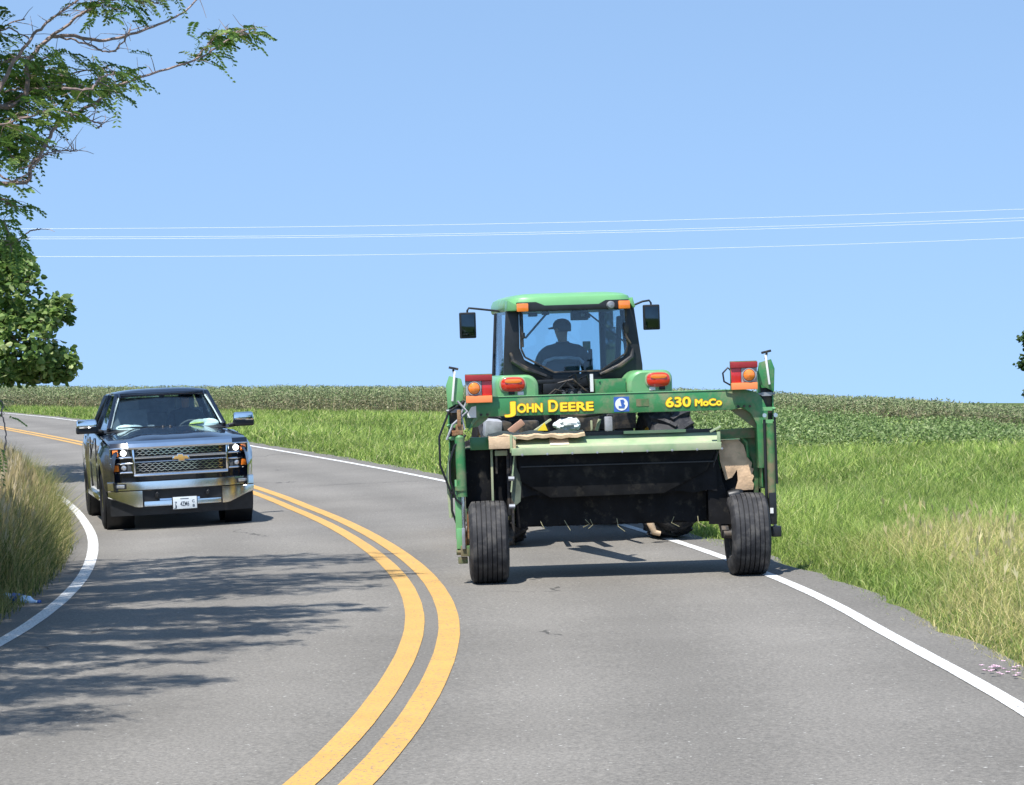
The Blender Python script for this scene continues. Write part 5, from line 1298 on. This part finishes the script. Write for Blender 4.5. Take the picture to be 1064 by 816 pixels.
for xx_ in (-1, 1):
    m.bar((xx_*.60, fy(.6)+.012, .73), (xx_*.615, fy(.61)+.012, 1.13), .035, .03)
m.build('grille_frame', 'chrome', g, bevel=.006)
# wavy chrome mesh
m = MB()
for z0, z1, nrow in ((.775, .895, 4), (.995, 1.085, 3)):
    for r_ in range(nrow):
        zc = z0+(z1-z0)*(r_+.5)/nrow
        m.tube([(x, fy(x)+.022, zc+.009*math.sin(i*math.pi/2+r_*math.pi)) for i, x in enumerate(np.linspace(-.585, .585, 61))], .0075, 5)
m.build('grille_mesh', 'chrome', g)
# bow tie emblem
def bow(k): return [(-.115*k, -.022*k), (-.045*k, -.022*k), (-.05*k, -.048*k), (.03*k, -.048*k), (.035*k, -.022*k), (.115*k, -.022*k), (.10*k, .022*k), (.045*k, .022*k), (.05*k, .048*k), (-.03*k, .048*k), (-.035*k, .022*k), (-.10*k, .022*k)]
m = MB(); m.prism([(x, z+.945) for x, z in bow(1.02)], 'Y', yf+.030, yf+.036); em = kb(m, 'emblem_rim', 'chrome', bevel=.002)
m = MB(); m.prism([(x, z+.945) for x, z in bow(.85)], 'Y', yf+.0365, yf+.043); kb(m, 'emblem', 'gold', bevel=.002)
# lamps: two stacked per side
for s in (-1, 1):
    for z0, z1, lit in ((.975, 1.095, 1), (.775, .895, 0)):
        hl = empty('headlight'); hl.parent = truck
        def F(xa, za, d): return (s*xa, fy(xa)+d, za)
        m = MB(); m.grid([[F(x, z, .004) for x in np.linspace(.625, .905, 8)] for z in (z0, z1)]); m.build('housing', 'black', hl)
        m = MB(); pts = [F(x, z0, .02) for x in np.linspace(.625, .90, 6)]+[F(x, z1, .02) for x in np.linspace(.90, .625, 6)]; m.tube(pts+[pts[0]], .013, 6); m.build('chrome_trim', 'chrome', hl)
        c = F(.735, (z0+z1)/2, .02)
        m = MB(); m.lathe([(.0001, .026), (.026, .02), (.038, .0), (.038, -.012)], 20, 'Y', c, close=False); m.build('lamp', 'lamp_lit' if lit else 'lens', hl)
        c2 = F(.665, (z0+z1)/2, .016); m = MB(); m.box(c2, (.05, .01, .09)); m.build('reflector', 'interior', hl, bevel=.004)
        c3 = F(.835, (z0+z1)/2, .012); m = MB(); m.box(c3, (.075, .03, .085), (0, 0, -s*.55)); m.build('turn_signal', 'orange', hl, bevel=.008)
# chrome bumper: upper bar, corner pieces, opening, valance
def by(x): return yf+.055-.17*abs(x/.96)**3.2
def bgrid(x0_, x1_, zz, n=14):
    return [[(x, by(x)-(0.03 if k in (0, len(zz)-1) else .003*max(0, k-2)), z) for x in np.linspace(x0_, x1_, n)] for k, z in enumerate(zz)]
bp_ = empty('front_bumper'); bp_.parent = truck
MB().grid(bgrid(-.955, .955, (.525, .54, .60, .645, .655), 33)).build('bumper_bar', 'chrome_dull', bp_, solid=.012)
for s in (-1, 1):
    m = MB(); P = []
    for x in np.linspace(.52, .955, 10):
        zlow = .30+.15*max(0, (x-.60)/.355)
        P.append([(s*x, by(x)-.001, .527), (s*x, by(x)+.002, .46), (s*x, by(x)-.0, zlow+.01), (s*x, by(x)-.02, zlow)])
    m.grid(P); m.build('bumper_corner', 'chrome_dull', bp_)
    m = MB(); xx_ = s*.80; m.box((xx_, by(.80)+.004, .595), (.17, .02, .07), (0, 0, -s*.35)); m.build('fog_light', 'black', bp_, bevel=.012)
    m = MB(); m.box((xx_, by(.80)+.014, .595), (.12, .012, .042), (0, 0, -s*.35)); m.build('fog_lens', 'lens', bp_, bevel=.006)
    m = MB(); m.box((s*.33, yf+.03, .455), (.05, .07, .055)); m.tube([(s*.33, yf+.03, .43), (s*.33, yf+.09, .44), (s*.33, yf+.09, .48), (s*.33, yf+.04, .49)], .014, 8); m.build('tow_hook', 'black', bp_, bevel=.008)
MB().b2(-.52, .52, yf-.01, yf+.0, .28, .53).build('air_intake', 'black', bp_)
MB().grid(bgrid(-.50, .50, (.305, .315, .36, .38, .385), 15)).build('lower_bar', 'chrome_dull', bp_, solid=.012)
MB().grid([[(x, by(x)+.0, .385), (x, by(x)-.01, .41), (x, by(x)-.05, .415)] for x in np.linspace(-.22, .30, 9)]).build('step_pad', 'chrome', bp_, solid=.01)
m = MB(); m.grid([[(u*.93, by(u*.93)-.06, z) for u in np.linspace(-1, 1, 17)] for z in (.20, .33, .50)]); kb(m, 'valance', 'black', solid=.015)
# plate
pl_ = empty('license_plate'); pl_.parent = truck; pl_.location = (-.02, yf+.085, .34); pl_.rotation_euler = (0, 0, math.pi)
MB().b2(-.165, .165, -.004, .006, -.09, .09).build('plate_frame', 'black', pl_, bevel=.003)
MB().b2(-.155, .155, -.009, -.0045, -.08, .08).build('plate', pbr('plate_face', (0.66, 0.72, 0.76), .5, vary=.08), pl_, bevel=.002)
def ptext(t, x, z, h, w, mat='plate_ink'):
    o = text_mesh('plate_lettering', t, h, mat, pl_, (x, -.0105, z), (R(90), 0, 0), .0006, .001)
    ww = max(v.co.x for v in o.data.vertices); o.scale = (w/ww, 1, 1)
M['plate_ink'] = pbr('plate_ink', (0.03, 0.05, 0.08), .6)
ptext('4ZM6', -.062, -.042, .085, .115); ptext('7', -.135, -.02, .055, .03); ptext('J', -.135, -.062, .05, .026); ptext('C', .09, -.0, .05, .035); ptext('8', .095, -.06, .05, .03)
MB().b2(-.06, .05, -.0115, -.0095, .052, .060).build('plate_strip', 'plate_ink', pl_)
# driver of the truck
seated_person(truck.matrix_world.normalized() if False else TKM, Vector((-.41, -2.28, 1.02)), 'driver in dark clothes behind the wheel of the pickup truck', (Vector((-.16, .52, .24)), Vector((.17, .52, .20))), head_turn=0.0, cap=True, scale=.98)
# ------------------------------------------------------------------ trees
def leaf_quads(base, d, L, w, up=None):
    """diamond leaves at base points, direction d (n,3), length L, half-width w"""
    n = len(base); u = rng.normal(0, 1, (n, 3)) if up is None else up
    u = u - d*(u*d).sum(1)[:, None]; u /= np.linalg.norm(u, axis=1)[:, None]+1e-9
    L = L[:, None]; w = w[:, None]
    return np.stack([base, base+d*L*.5+u*w, base+d*L, base+d*L*.5-u*w], 1)
def compound_leaves(pos, dirs, length, npairs=9, lw=.011, ll=.055, droop=.5):
    """feathery leaves: a drooping rachis carrying pairs of narrow leaflets"""
    n = len(pos); out = []
    side = np.cross(dirs, np.array([0, 0, 1.])); side /= np.linalg.norm(side, axis=1)[:, None]+1e-9
    for k in range(npairs):
        t = (k+1)/npairs
        p = pos + dirs*(length*t)[:, None]; p[:, 2] -= droop*length*t*t
        for s in (-1, 1):
            d = side*s + dirs*.45 + np.array([0, 0, -.35])+rng.normal(0, .15, (n, 3)); d /= np.linalg.norm(d, axis=1)[:, None]
            out.append(leaf_quads(p, d, np.full(n, ll)*(1-.35*abs(t-.5)), np.full(n, lw), up=np.cross(d, side*0+dirs)))
    # rachis
    e = pos + dirs*length[:, None]; e[:, 2] -= droop*length
    w = np.cross(dirs, rng.normal(0, 1, (n, 3))); w /= np.linalg.norm(w, axis=1)[:, None]; w *= .003
    out.append(np.stack([pos-w, pos+w, e+w*.5, e-w*.5], 1))
    return out
def poly_at(P, t):
    P = np.array(P); seg = np.linalg.norm(np.diff(P, axis=0), axis=1); c = np.concatenate([[0], np.cumsum(seg)]); c /= c[-1]
    return np.stack([np.interp(t, c, P[:, i]) for i in range(3)], -1)
def smooth_path(P, n=14, jit=0.0):
    Q = catmull_3(P, n); 
    if jit: Q[1:-1] += rng.normal(0, jit, Q[1:-1].shape)
    return Q
def catmull_3(P, n):
    P = np.array(P, float); out = []
    for i in range(len(P)-1):
        p0 = P[max(i-1, 0)]; p1 = P[i]; p2 = P[i+1]; p3 = P[min(i+2, len(P)-1)]
        for k in range(n):
            t = k/n; out.append(0.5*((2*p1)+(-p0+p2)*t+(2*p0-5*p1+4*p2-p3)*t*t+(-p0+3*p1-3*p2+p3)*t**3))
    out.append(P[-1]); return np.array(out)

# --- feathery locust tree on the left bank, its boughs reaching over the lane
LT = Vector((-8.6, 16.2, float(ground_z(-8.6, 16.2)[0])))
locust = empty('locust_tree', Matrix.Translation(LT), label='feathery leaved tree on the left bank with thin boughs reaching over the road', cat='tree')
def L3(x, y, z): return (x-LT.x, y-LT.y, z-LT.z)
def px(X, Y, d): return (( X-532)/2330*d, d, EYE-(Y-404)/2330*d)      # a point at distance d as seen by eye, in metres
m = MB(); m.tube([L3(-8.6, 16.2, LT.z-.3), L3(-8.5, 16.2, LT.z+.6), L3(-8.3, 16.3, 2.4), L3(-8.2, 16.5, 4.2), L3(-8.3, 16.6, 6.5), L3(-8.0, 16.4, 8.5)], [.26, .20, .17, .14, .09, .04], 12)
m.build('trunk', 'bark', locust)
boughs = []   # (points, r0, leafy from t, leaves)
def bough(pts, r0, t0, nleaf, jit=.005, spread=.12, pale=False, r1=.006):
    boughs.append((smooth_path(pts, 8, jit), r0, t0, nleaf, spread, pale, r1))
TR = (-8.2, 16.4, 3.6); TR2 = (-8.25, 16.5, 5.0); TR3 = (-8.3, 16.6, 6.2)
# boughs that can be seen
bough([TR, (-6.6, 17.6, 4.0), px(-10, 190, 18.8), px(35, 168, 19.0), px(62, 128, 19.2), px(98, 108, 19.4), px(130, 86, 19.6), px(200, 64, 20.0), px(238, 42, 20.2), px(266, 32, 20.3)], .026, .45, 110, spread=.09)
bough([px(205, 58, 20.0), px(225, 38, 20.2), px(245, 34, 20.2), px(262, 30, 20.3)], .008, .15, 34, spread=.05)
bough([TR2, (-6.8, 18.0, 4.9), px(-10, 110, 19.0), px(30, 62, 19.2), px(60, 38, 19.4), px(110, 42, 19.6), px(160, 28, 19.9), px(192, 12, 20.1), px(212, -8, 20.2)], .032, .97, 3, pale=True)
bough([px(-5, 100, 18.8), px(18, 60, 18.9), px(42, 30, 19.0), px(70, 8, 19.1), px(95, -12, 19.2)], .022, .9, 4, pale=True)
bough([px(46, 46, 19.3), px(75, 22, 19.3), px(96, 8, 19.4), px(118, 0, 19.5), px(150, 2, 19.7), px(165, 4, 19.8)], .016, .35, 60, spread=.12, pale=True)
bough([px(60, 38, 19.4), px(90, 46, 19.5), px(112, 54, 19.7), px(128, 44, 19.8), px(135, 30, 19.9)], .010, .8, 6, pale=True)
bough([px(62, 128, 19.2), px(85, 124, 19.3), px(105, 130, 19.4), px(100, 134, 19.5)], .008, .95, 1, pale=True)
bough([px(20, 176, 18.9), px(40, 168, 19.0), px(50, 160, 19.1), px(80, 156, 19.2)], .007, .97, 1, pale=True)
bough([px(-6, 178, 18.8), px(12, 188, 18.8), px(30, 180, 18.9), px(42, 164, 19.0)], .010, .9, 3, pale=True)
for a_, b_, c_, n in (((-5, 70), (20, 60), (48, 75), 60), ((-5, 90), (30, 80), (70, 85), 90), ((0, 110), (40, 92), (95, 90), 110), ((0, 130), (40, 118), (60, 108), 60),
                      ((10, 95), (60, 80), (112, 70), 80), ((-5, 150), (15, 140), (38, 150), 50), ((-6, 120), (10, 125), (28, 160), 70), ((-8, 60), (2, 30), (26, 20), 26),
                      ((30, 60), (45, 62), (62, 52), 25), ((95, 92), (105, 80), (120, 78), 30), ((-8, 35), (10, 30), (30, 40), 26), ((-10, 160), (4, 150), (16, 170), 40)):
    d = rng.uniform(18.3, 19.8)
    bough([px(a_[0]-30, a_[1], d-.3), px(*a_, d), px(*b_, d+.2), px(*c_, d+.4)], .012, .25, int(n*.72), spread=.13)
# the drooping spray lower down at the left edge
bough([(-7.6, 17.0, 3.2), (-5.9, 18.2, 3.5), px(-12, 205, 19.0), px(8, 212, 19.1), px(24, 216, 19.2)], .02, .72, 24, spread=.07)
bough([px(-12, 225, 19.0), px(2, 230, 19.0), px(10, 245, 19.1), px(12, 262, 19.1)], .012, .2, 30, spread=.07)
bough([px(6, 255, 19.1), px(20, 248, 19.1), px(32, 240, 19.2), px(42, 238, 19.2)], .006, .97, 1, pale=True)
bough([(-7.9, 17.5, 1.9), (-5.5, 20, 1.75), px(-8, 415, 21), px(2, 430, 21), px(6, 452, 21), px(4, 474, 21)], .012, .55, 26, spread=.06)
# boughs out of the picture overhead and to the left, whose shade falls on the lane
GP = []
HID0 = len(boughs)
for k in range(165):
    gx_ = -5.0+4.0*rng.random()**1.15; gy_ = 12.3+13.2*rng.random()**1.0
    lim = np.interp(gy_, [12, 12.8, 14.2, 16.5, 19, 22, 26], [-3.0, -2.1, -2.0, -1.3, -1.1, -1.0, -1.6])
    if gx_ > lim: gx_ = lim - rng.uniform(0, .8)
    h = max(rng.uniform(4.3, 6.6), 1.85+.175*(gy_-2.6)+rng.uniform(.5, 1.5) if gy_ > 17 else 0)
    GP.append((gx_-.27*h, gy_-.42*h, h))
for (tx, ty, tz) in GP:
    base = TR2 if tz < 5.2 else TR3
    b0 = np.array(base); e_ = np.array([tx, ty, tz]); L_ = rng.uniform(.9, 2.0)
    st = e_-np.array([L_, rng.normal(0, .12), rng.uniform(-.1, .25)]); mid = (b0+st)/2+np.array([0, 0, rng.uniform(.1, .7)])
    bough([base, mid, st, (st+e_)/2+np.array([0, rng.normal(0, .05), .06]), e_], .022, .50, 185 if ty+.42*tz < 20 else 80, spread=.062)
hid_all = []; wood = MB(); bp_all = []; bd_all = []
for i, (P, r0, t0, nl_, spr, pale, r1) in enumerate(boughs):
    n = len(P); wood.mat('bark_pale' if pale or r0 < .03 else 'bark')
    wood.tube([L3(*p) for p in P], [r0+(r1-r0)*(k/(n-1))**.8 for k in range(n)], 5)
    t = t0+(1-t0)*rng.random(nl_); p = poly_at(P, t); q = poly_at(P, np.minimum(1, t+.03)) - poly_at(P, np.maximum(0, t-.03))
    q /= np.linalg.norm(q, axis=1)[:, None]+1e-9
    off = rng.normal(0, spr, (nl_, 3))*np.array([1, 1, .6]); p2 = p+off
    d = q*.5+rng.normal(0, .6, (nl_, 3))*np.array([1, 1, .45]); d /= np.linalg.norm(d, axis=1)[:, None]
    bp_all.append(p2); bd_all.append(d); hid_all.append(np.full(nl_, i >= HID0))
    for k in range(min(nl_, 400)):
        if np.linalg.norm(off[k]) > .07 and rng.random() < .6: wood.tube([L3(*p[k]), L3(*(p[k]+off[k]*.6+np.array([0, 0, .01]))), L3(*p2[k])], [.004, .003, .002], 3, cap=False)
# bare twigs
for i, (P, r0, t0, nl_, spr, pale, r1) in enumerate(boughs[:8]):
    for k in range(16):
        t = rng.uniform(.3, .98); a = poly_at(P, t); d = rng.normal(0, 1, 3)*np.array([1, .5, 1]); d[2] = abs(d[2])*.8; d /= np.linalg.norm(d); L = rng.uniform(.06, .26)
        wood.mat('bark_pale').tube([L3(*a), L3(*(a+d*L*.5+rng.normal(0, .015, 3))), L3(*(a+d*L+rng.normal(0, .03, 3)))], [.0045, .0035, .0015], 3, cap=False)
wood.build('branches', None, locust)
hid = np.concatenate(hid_all); pp = np.concatenate(bp_all); dd = np.concatenate(bd_all)
# keep clear sky where the boughs end
sx = 532+2330*pp[:, 0]/pp[:, 1]; sy = 404-(pp[:, 2]-EYE)*2330/pp[:, 1]
lim = np.interp(sy, [-5, 0, 20, 35, 60, 75, 95, 110, 150, 185, 200, 262, 268, 405, 480], [175, 160, 150, 280, 215, 150, 132, 100, 45, 22, 30, 30, -5, 8, 12])
keep = (sx < lim) | (sy < -6) | ((sy < 70) & (sy > 22) & (sx > 195) & (sx < 272))
bare = (sx > 60) & (sx < 205) & (sy > 24) & (sy < 48) & (sx < 205) | ((sx > 18) & (sx < 70) & (sy < 42) & (sy > -5))
keep &= ~(bare & (rng.random(len(pp)) < .93))
keep &= (sx < 0) | (sy < 0) | (pp[:, 1] > 15)
pp = pp[keep]; dd = dd[keep]; hid = hid[keep]
Ls = rng.uniform(.14, .24, len(pp)); out = compound_leaves(pp[~hid], dd[~hid], Ls[~hid], 8, .011, .055, .45)
out2 = compound_leaves(pp[hid], dd[hid], Ls[hid]*1.2, 6, .019, .085, .45)
col = palette(len(pp), [(0.15, 0.26, 0.05), (0.10, 0.20, 0.042), (0.22, 0.33, 0.075), (0.34, 0.44, 0.12)], [3, 2.5, 2, 1])
V = np.concatenate(out+out2)-np.array(LT); C = np.concatenate([col[~hid]]*len(out)+[col[hid]]*len(out2))
quads_obj('crown', V, C, M['leaf'], locust)

# --- broad leaved tree farther along the left side
def broad_tree(name, label, base, trunk_top, ells, nl_, ls, cols, w, limbs, mat='leaf', shell=.55):
    b = Vector((*base, float(ground_z(*base)[0])))
    t = empty(name, Matrix.Translation(b), label=label, cat='tree')
    m = MB(); tt = Vector(trunk_top)-b; m.tube([(0, 0, -.4), (0.05, 0, tt.z*.3), tt*.7, tt], [limbs*1.2, limbs, limbs*.7, limbs*.3], 10); m.build('trunk', 'bark', t)
    m = MB(); vs = []; tot = sum((e[3]*e[4]*e[5])**.5 for e in ells)
    for (cx, cy, cz_, rx, ry, rz) in ells:
        a = tt*random.uniform(.4, .9); c = Vector((cx, cy, cz_))-b
        m.tube([a, (a+c)/2+Vector((0, 0, .15)), c, c+Vector((random.uniform(-.5, .5)*rx, random.uniform(-.5, .5)*ry, rz*.5))], [limbs*.4, limbs*.25, limbs*.12, .008], 6)
        n = max(60, int(nl_*(rx*ry*rz)**.5/tot)); u = rng.normal(0, 1, (n, 3)); u /= np.linalg.norm(u, axis=1)[:, None]
        r = rng.uniform(shell**3, 1, n)**(1/3)*(1+.16*np.sin(u[:, 0]*7+cx)+.14*np.sin(u[:, 2]*9+u[:, 1]*5))
        vs.append(np.array([cx, cy, cz_]) + u*np.array([rx, ry, rz])*r[:, None])
        for k in range(8):
            e = vs[-1][k]; m.tube([c, Vector(e)-b], [.012, .004], 4, cap=False)
    m.build('branches', 'bark', t)
    p = np.concatenate(vs); n = len(p); d = rng.normal(0, 1, (n, 3)); d[:, 2] = -abs(d[:, 2])*.6; d /= np.linalg.norm(d, axis=1)[:, None]
    L = ls*rng.uniform(.6, 1.3, n); u = rng.normal(0, 1, (n, 3)); u -= d*(u*d).sum(1)[:, None]; u /= np.linalg.norm(u, axis=1)[:, None]
    nrm = np.cross(d, u)
    V = np.stack([p, p+d*(L*.25)[:, None]+u*(L*.36)[:, None]-nrm*(L*.08)[:, None], p+d*(L*.7)[:, None]+u*(L*.30)[:, None]-nrm*(L*.1)[:, None], p+d*L[:, None]], 1)
    V2 = np.stack([p, p+d*L[:, None], p+d*(L*.7)[:, None]-u*(L*.30)[:, None]-nrm*(L*.1)[:, None], p+d*(L*.25)[:, None]-u*(L*.36)[:, None]-nrm*(L*.08)[:, None]], 1)
    C = palette(n, cols, w); quads_obj('crown', np.concatenate([V, V2])-np.array(b), np.concatenate([C, C]), M[mat], t)
    return t
D = 45.0
def pe(X, Y, rX, rY, dd_=0, ry=None):
    x, y, z = px(X, Y, D+dd_); k = (D+dd_)/2330; return (x, y, z, rX*k, ry or rX*k, rY*k)
E_ = [pe(2, 300, 36, 42, 0, .9), pe(10, 275, 24, 20, .3), pe(60, 322, 17, 17, .5), pe(45, 330, 16, 14, .0), pe(18, 355, 38, 40, -.3, .9), pe(62, 378, 20, 18, .2), pe(40, 385, 30, 13, .4), pe(8, 385, 22, 14, 0), pe(-2, 262, 20, 20, 0)]
E_ += [(-12.0, 45, 3.6, 1.5, 1.6, 1.8), (-14.0, 46, 5.2, 2.4, 2.6, 2.2), (-16.0, 45, 3.8, 2.2, 2.4, 2.0), (-13.0, 47, 7.2, 2.0, 2.2, 1.6), (-15.6, 46, 7.4, 2.0, 2.2, 1.8), (-11.6, 45.5, 5.8, .9, 1.0, .9)]
broad_tree('broadleaf_tree', 'leafy broad leaved tree at the left edge beyond the bend, its crown above the field', (-14.4, 46.0), (-14.2, 46.0, 6.0), E_, 34000, .145,
           [(0.16, 0.25, 0.06), (0.10, 0.18, 0.04), (0.25, 0.34, 0.10), (0.40, 0.46, 0.20)], [3, 2.6, 1.6, .6], .16)
# --- far tree at the right edge, and a small bush under it
D = 150.0
broad_tree('distant_tree', 'distant dark green tree at the right edge on the skyline', (37.2, 150), (37.2, 150, 5.0),
           [pe(1106, 352, 40, 34, 0, 2.4), pe(1082, 372, 20, 16, 0, 1.2), pe(1070, 378, 13, 6, 0, .5), pe(1130, 370, 36, 30, 2, 2.2), pe(1068, 352, 8, 10, 0, .5)], 4200, .30,
           [(0.05, 0.10, 0.03), (0.075, 0.13, 0.04), (0.13, 0.18, 0.06)], [2, 2, 1], .14)
broad_tree('distant_bush', 'small dark bush on the skyline under the distant tree at the right edge', (34.6, 150), (34.6, 150, 1.2),
           [pe(1073, 410, 10, 11, 0, .7), pe(1084, 414, 10, 9, 0, .7)], 700, .22, [(0.05, 0.09, 0.03), (0.08, 0.12, 0.05)], [1, 1], .05)

# ------------------------------------------------------------------ overhead wires with their poles off to the sides
WY = 85.0
poles = ((-52.0, 92.0), (62.0, 78.0))
zat = lambda Y, d: EYE-(Y-404)/2330*d
pole_src = None
for k, (x, y) in enumerate(poles):
    b = Vector((x, y, float(ground_z(x, y)[0])))
    p = empty('utility_pole', Matrix.Translation(b), label=('wooden utility pole carrying the wires off to the left of the road', 'wooden utility pole carrying the wires off to the right in the field')[k], cat='utility pole', group='utility poles carrying the wires')
    H_ = (9.0, 10.2)[k]-b.z
    MB().tube([(0, 0, -1), (0, 0, H_)], [.17, .12], 12).build('post', 'wood_pole', p)
    MB().b2(-.09, .09, -1.1, 1.1, H_-.6, H_-.48).build('crossarm', 'wood_pole', p, bevel=.01)
    for yy in (-1, -.35, .35, 1): MB().lathe([(.0001, .0), (.045, .0), (.05, .06), (.03, .14), (.0001, .15)], 12, 'Z', (0, yy, H_-.48), close=False).build('insulator', 'white', p)
def wire(Y0, Yc, Y1, dy, label):
    # heights seen at the left edge, centre and right edge of the view
    xs_ = np.array([-85*.2185, 0, 85*.2283]); zs = np.array([zat(Y0, WY), zat(Yc, WY), zat(Y1, WY)])
    co = np.polyfit(xs_, zs, 2); pts = []
    for x in np.linspace(-52, 62, 60):
        pts.append((x, WY+dy-(x)*.0, float(np.polyval(co, x))))
    o = MB().tube(pts, .0062, 5).build('overhead_wire', 'wire')
    tag(o, label, 'wire', group='overhead wires across the sky')
wire(238, 232.5, 217.5, 0, 'topmost of the four pale overhead wires crossing the sky')
wire(245, 240.5, 225, .8, 'second pale overhead wire from the top')
wire(250, 245.5, 231, -.8, 'third pale overhead wire from the top, just under its neighbour')
wire(266.5, 262.5, 247, .2, 'lowest of the four pale overhead wires, well below the others')

# ------------------------------------------------------------------ litter in the grass of the left bank
lb = Vector((-4.50, 20.5, float(ground_z(-4.50, 20.5)[0])+.09))
bot = empty('plastic_bottle', Matrix.Translation(lb) @ Matrix.Rotation(R(-14), 4, 'Z') @ Matrix.Rotation(R(6), 4, 'Y'), label='crushed pale blue plastic bottle lying at the foot of the left bank grass', cat='bottle')
m = MB(); P = []
for i, (x, r) in enumerate(((-.17, .001), (-.17, .045), (-.14, .052), (-.08, .050), (-.02, .044), (.04, .052), (.09, .050), (.13, .03), (.15, .016), (.18, .016), (.18, .001))):
    P.append([(x, r*math.cos(t)*(1+.12*math.sin(3*t+i)), r*math.sin(t)*(.8+.15*math.sin(2*t+i*2))) for t in np.linspace(0, 2*math.pi, 17)])
m.grid(P); m.build('bottle_shell', pbr('pale_blue_plastic', (0.50, 0.66, 0.85), .15, vary=.2, scale=20, coat=1), bot)
MB().lathe([(.0001, .181), (.021, .181), (.021, .205), (.0001, .205)], 14, 'X', close=False).build('bottle_cap', 'blue', bot)
m = MB(); m.lathe([(.0535, -.07), (.054, -.068), (.0535, .02), (.052, .02)], 20, 'X', close=False); m.build('paper_band', 'blue', bot)
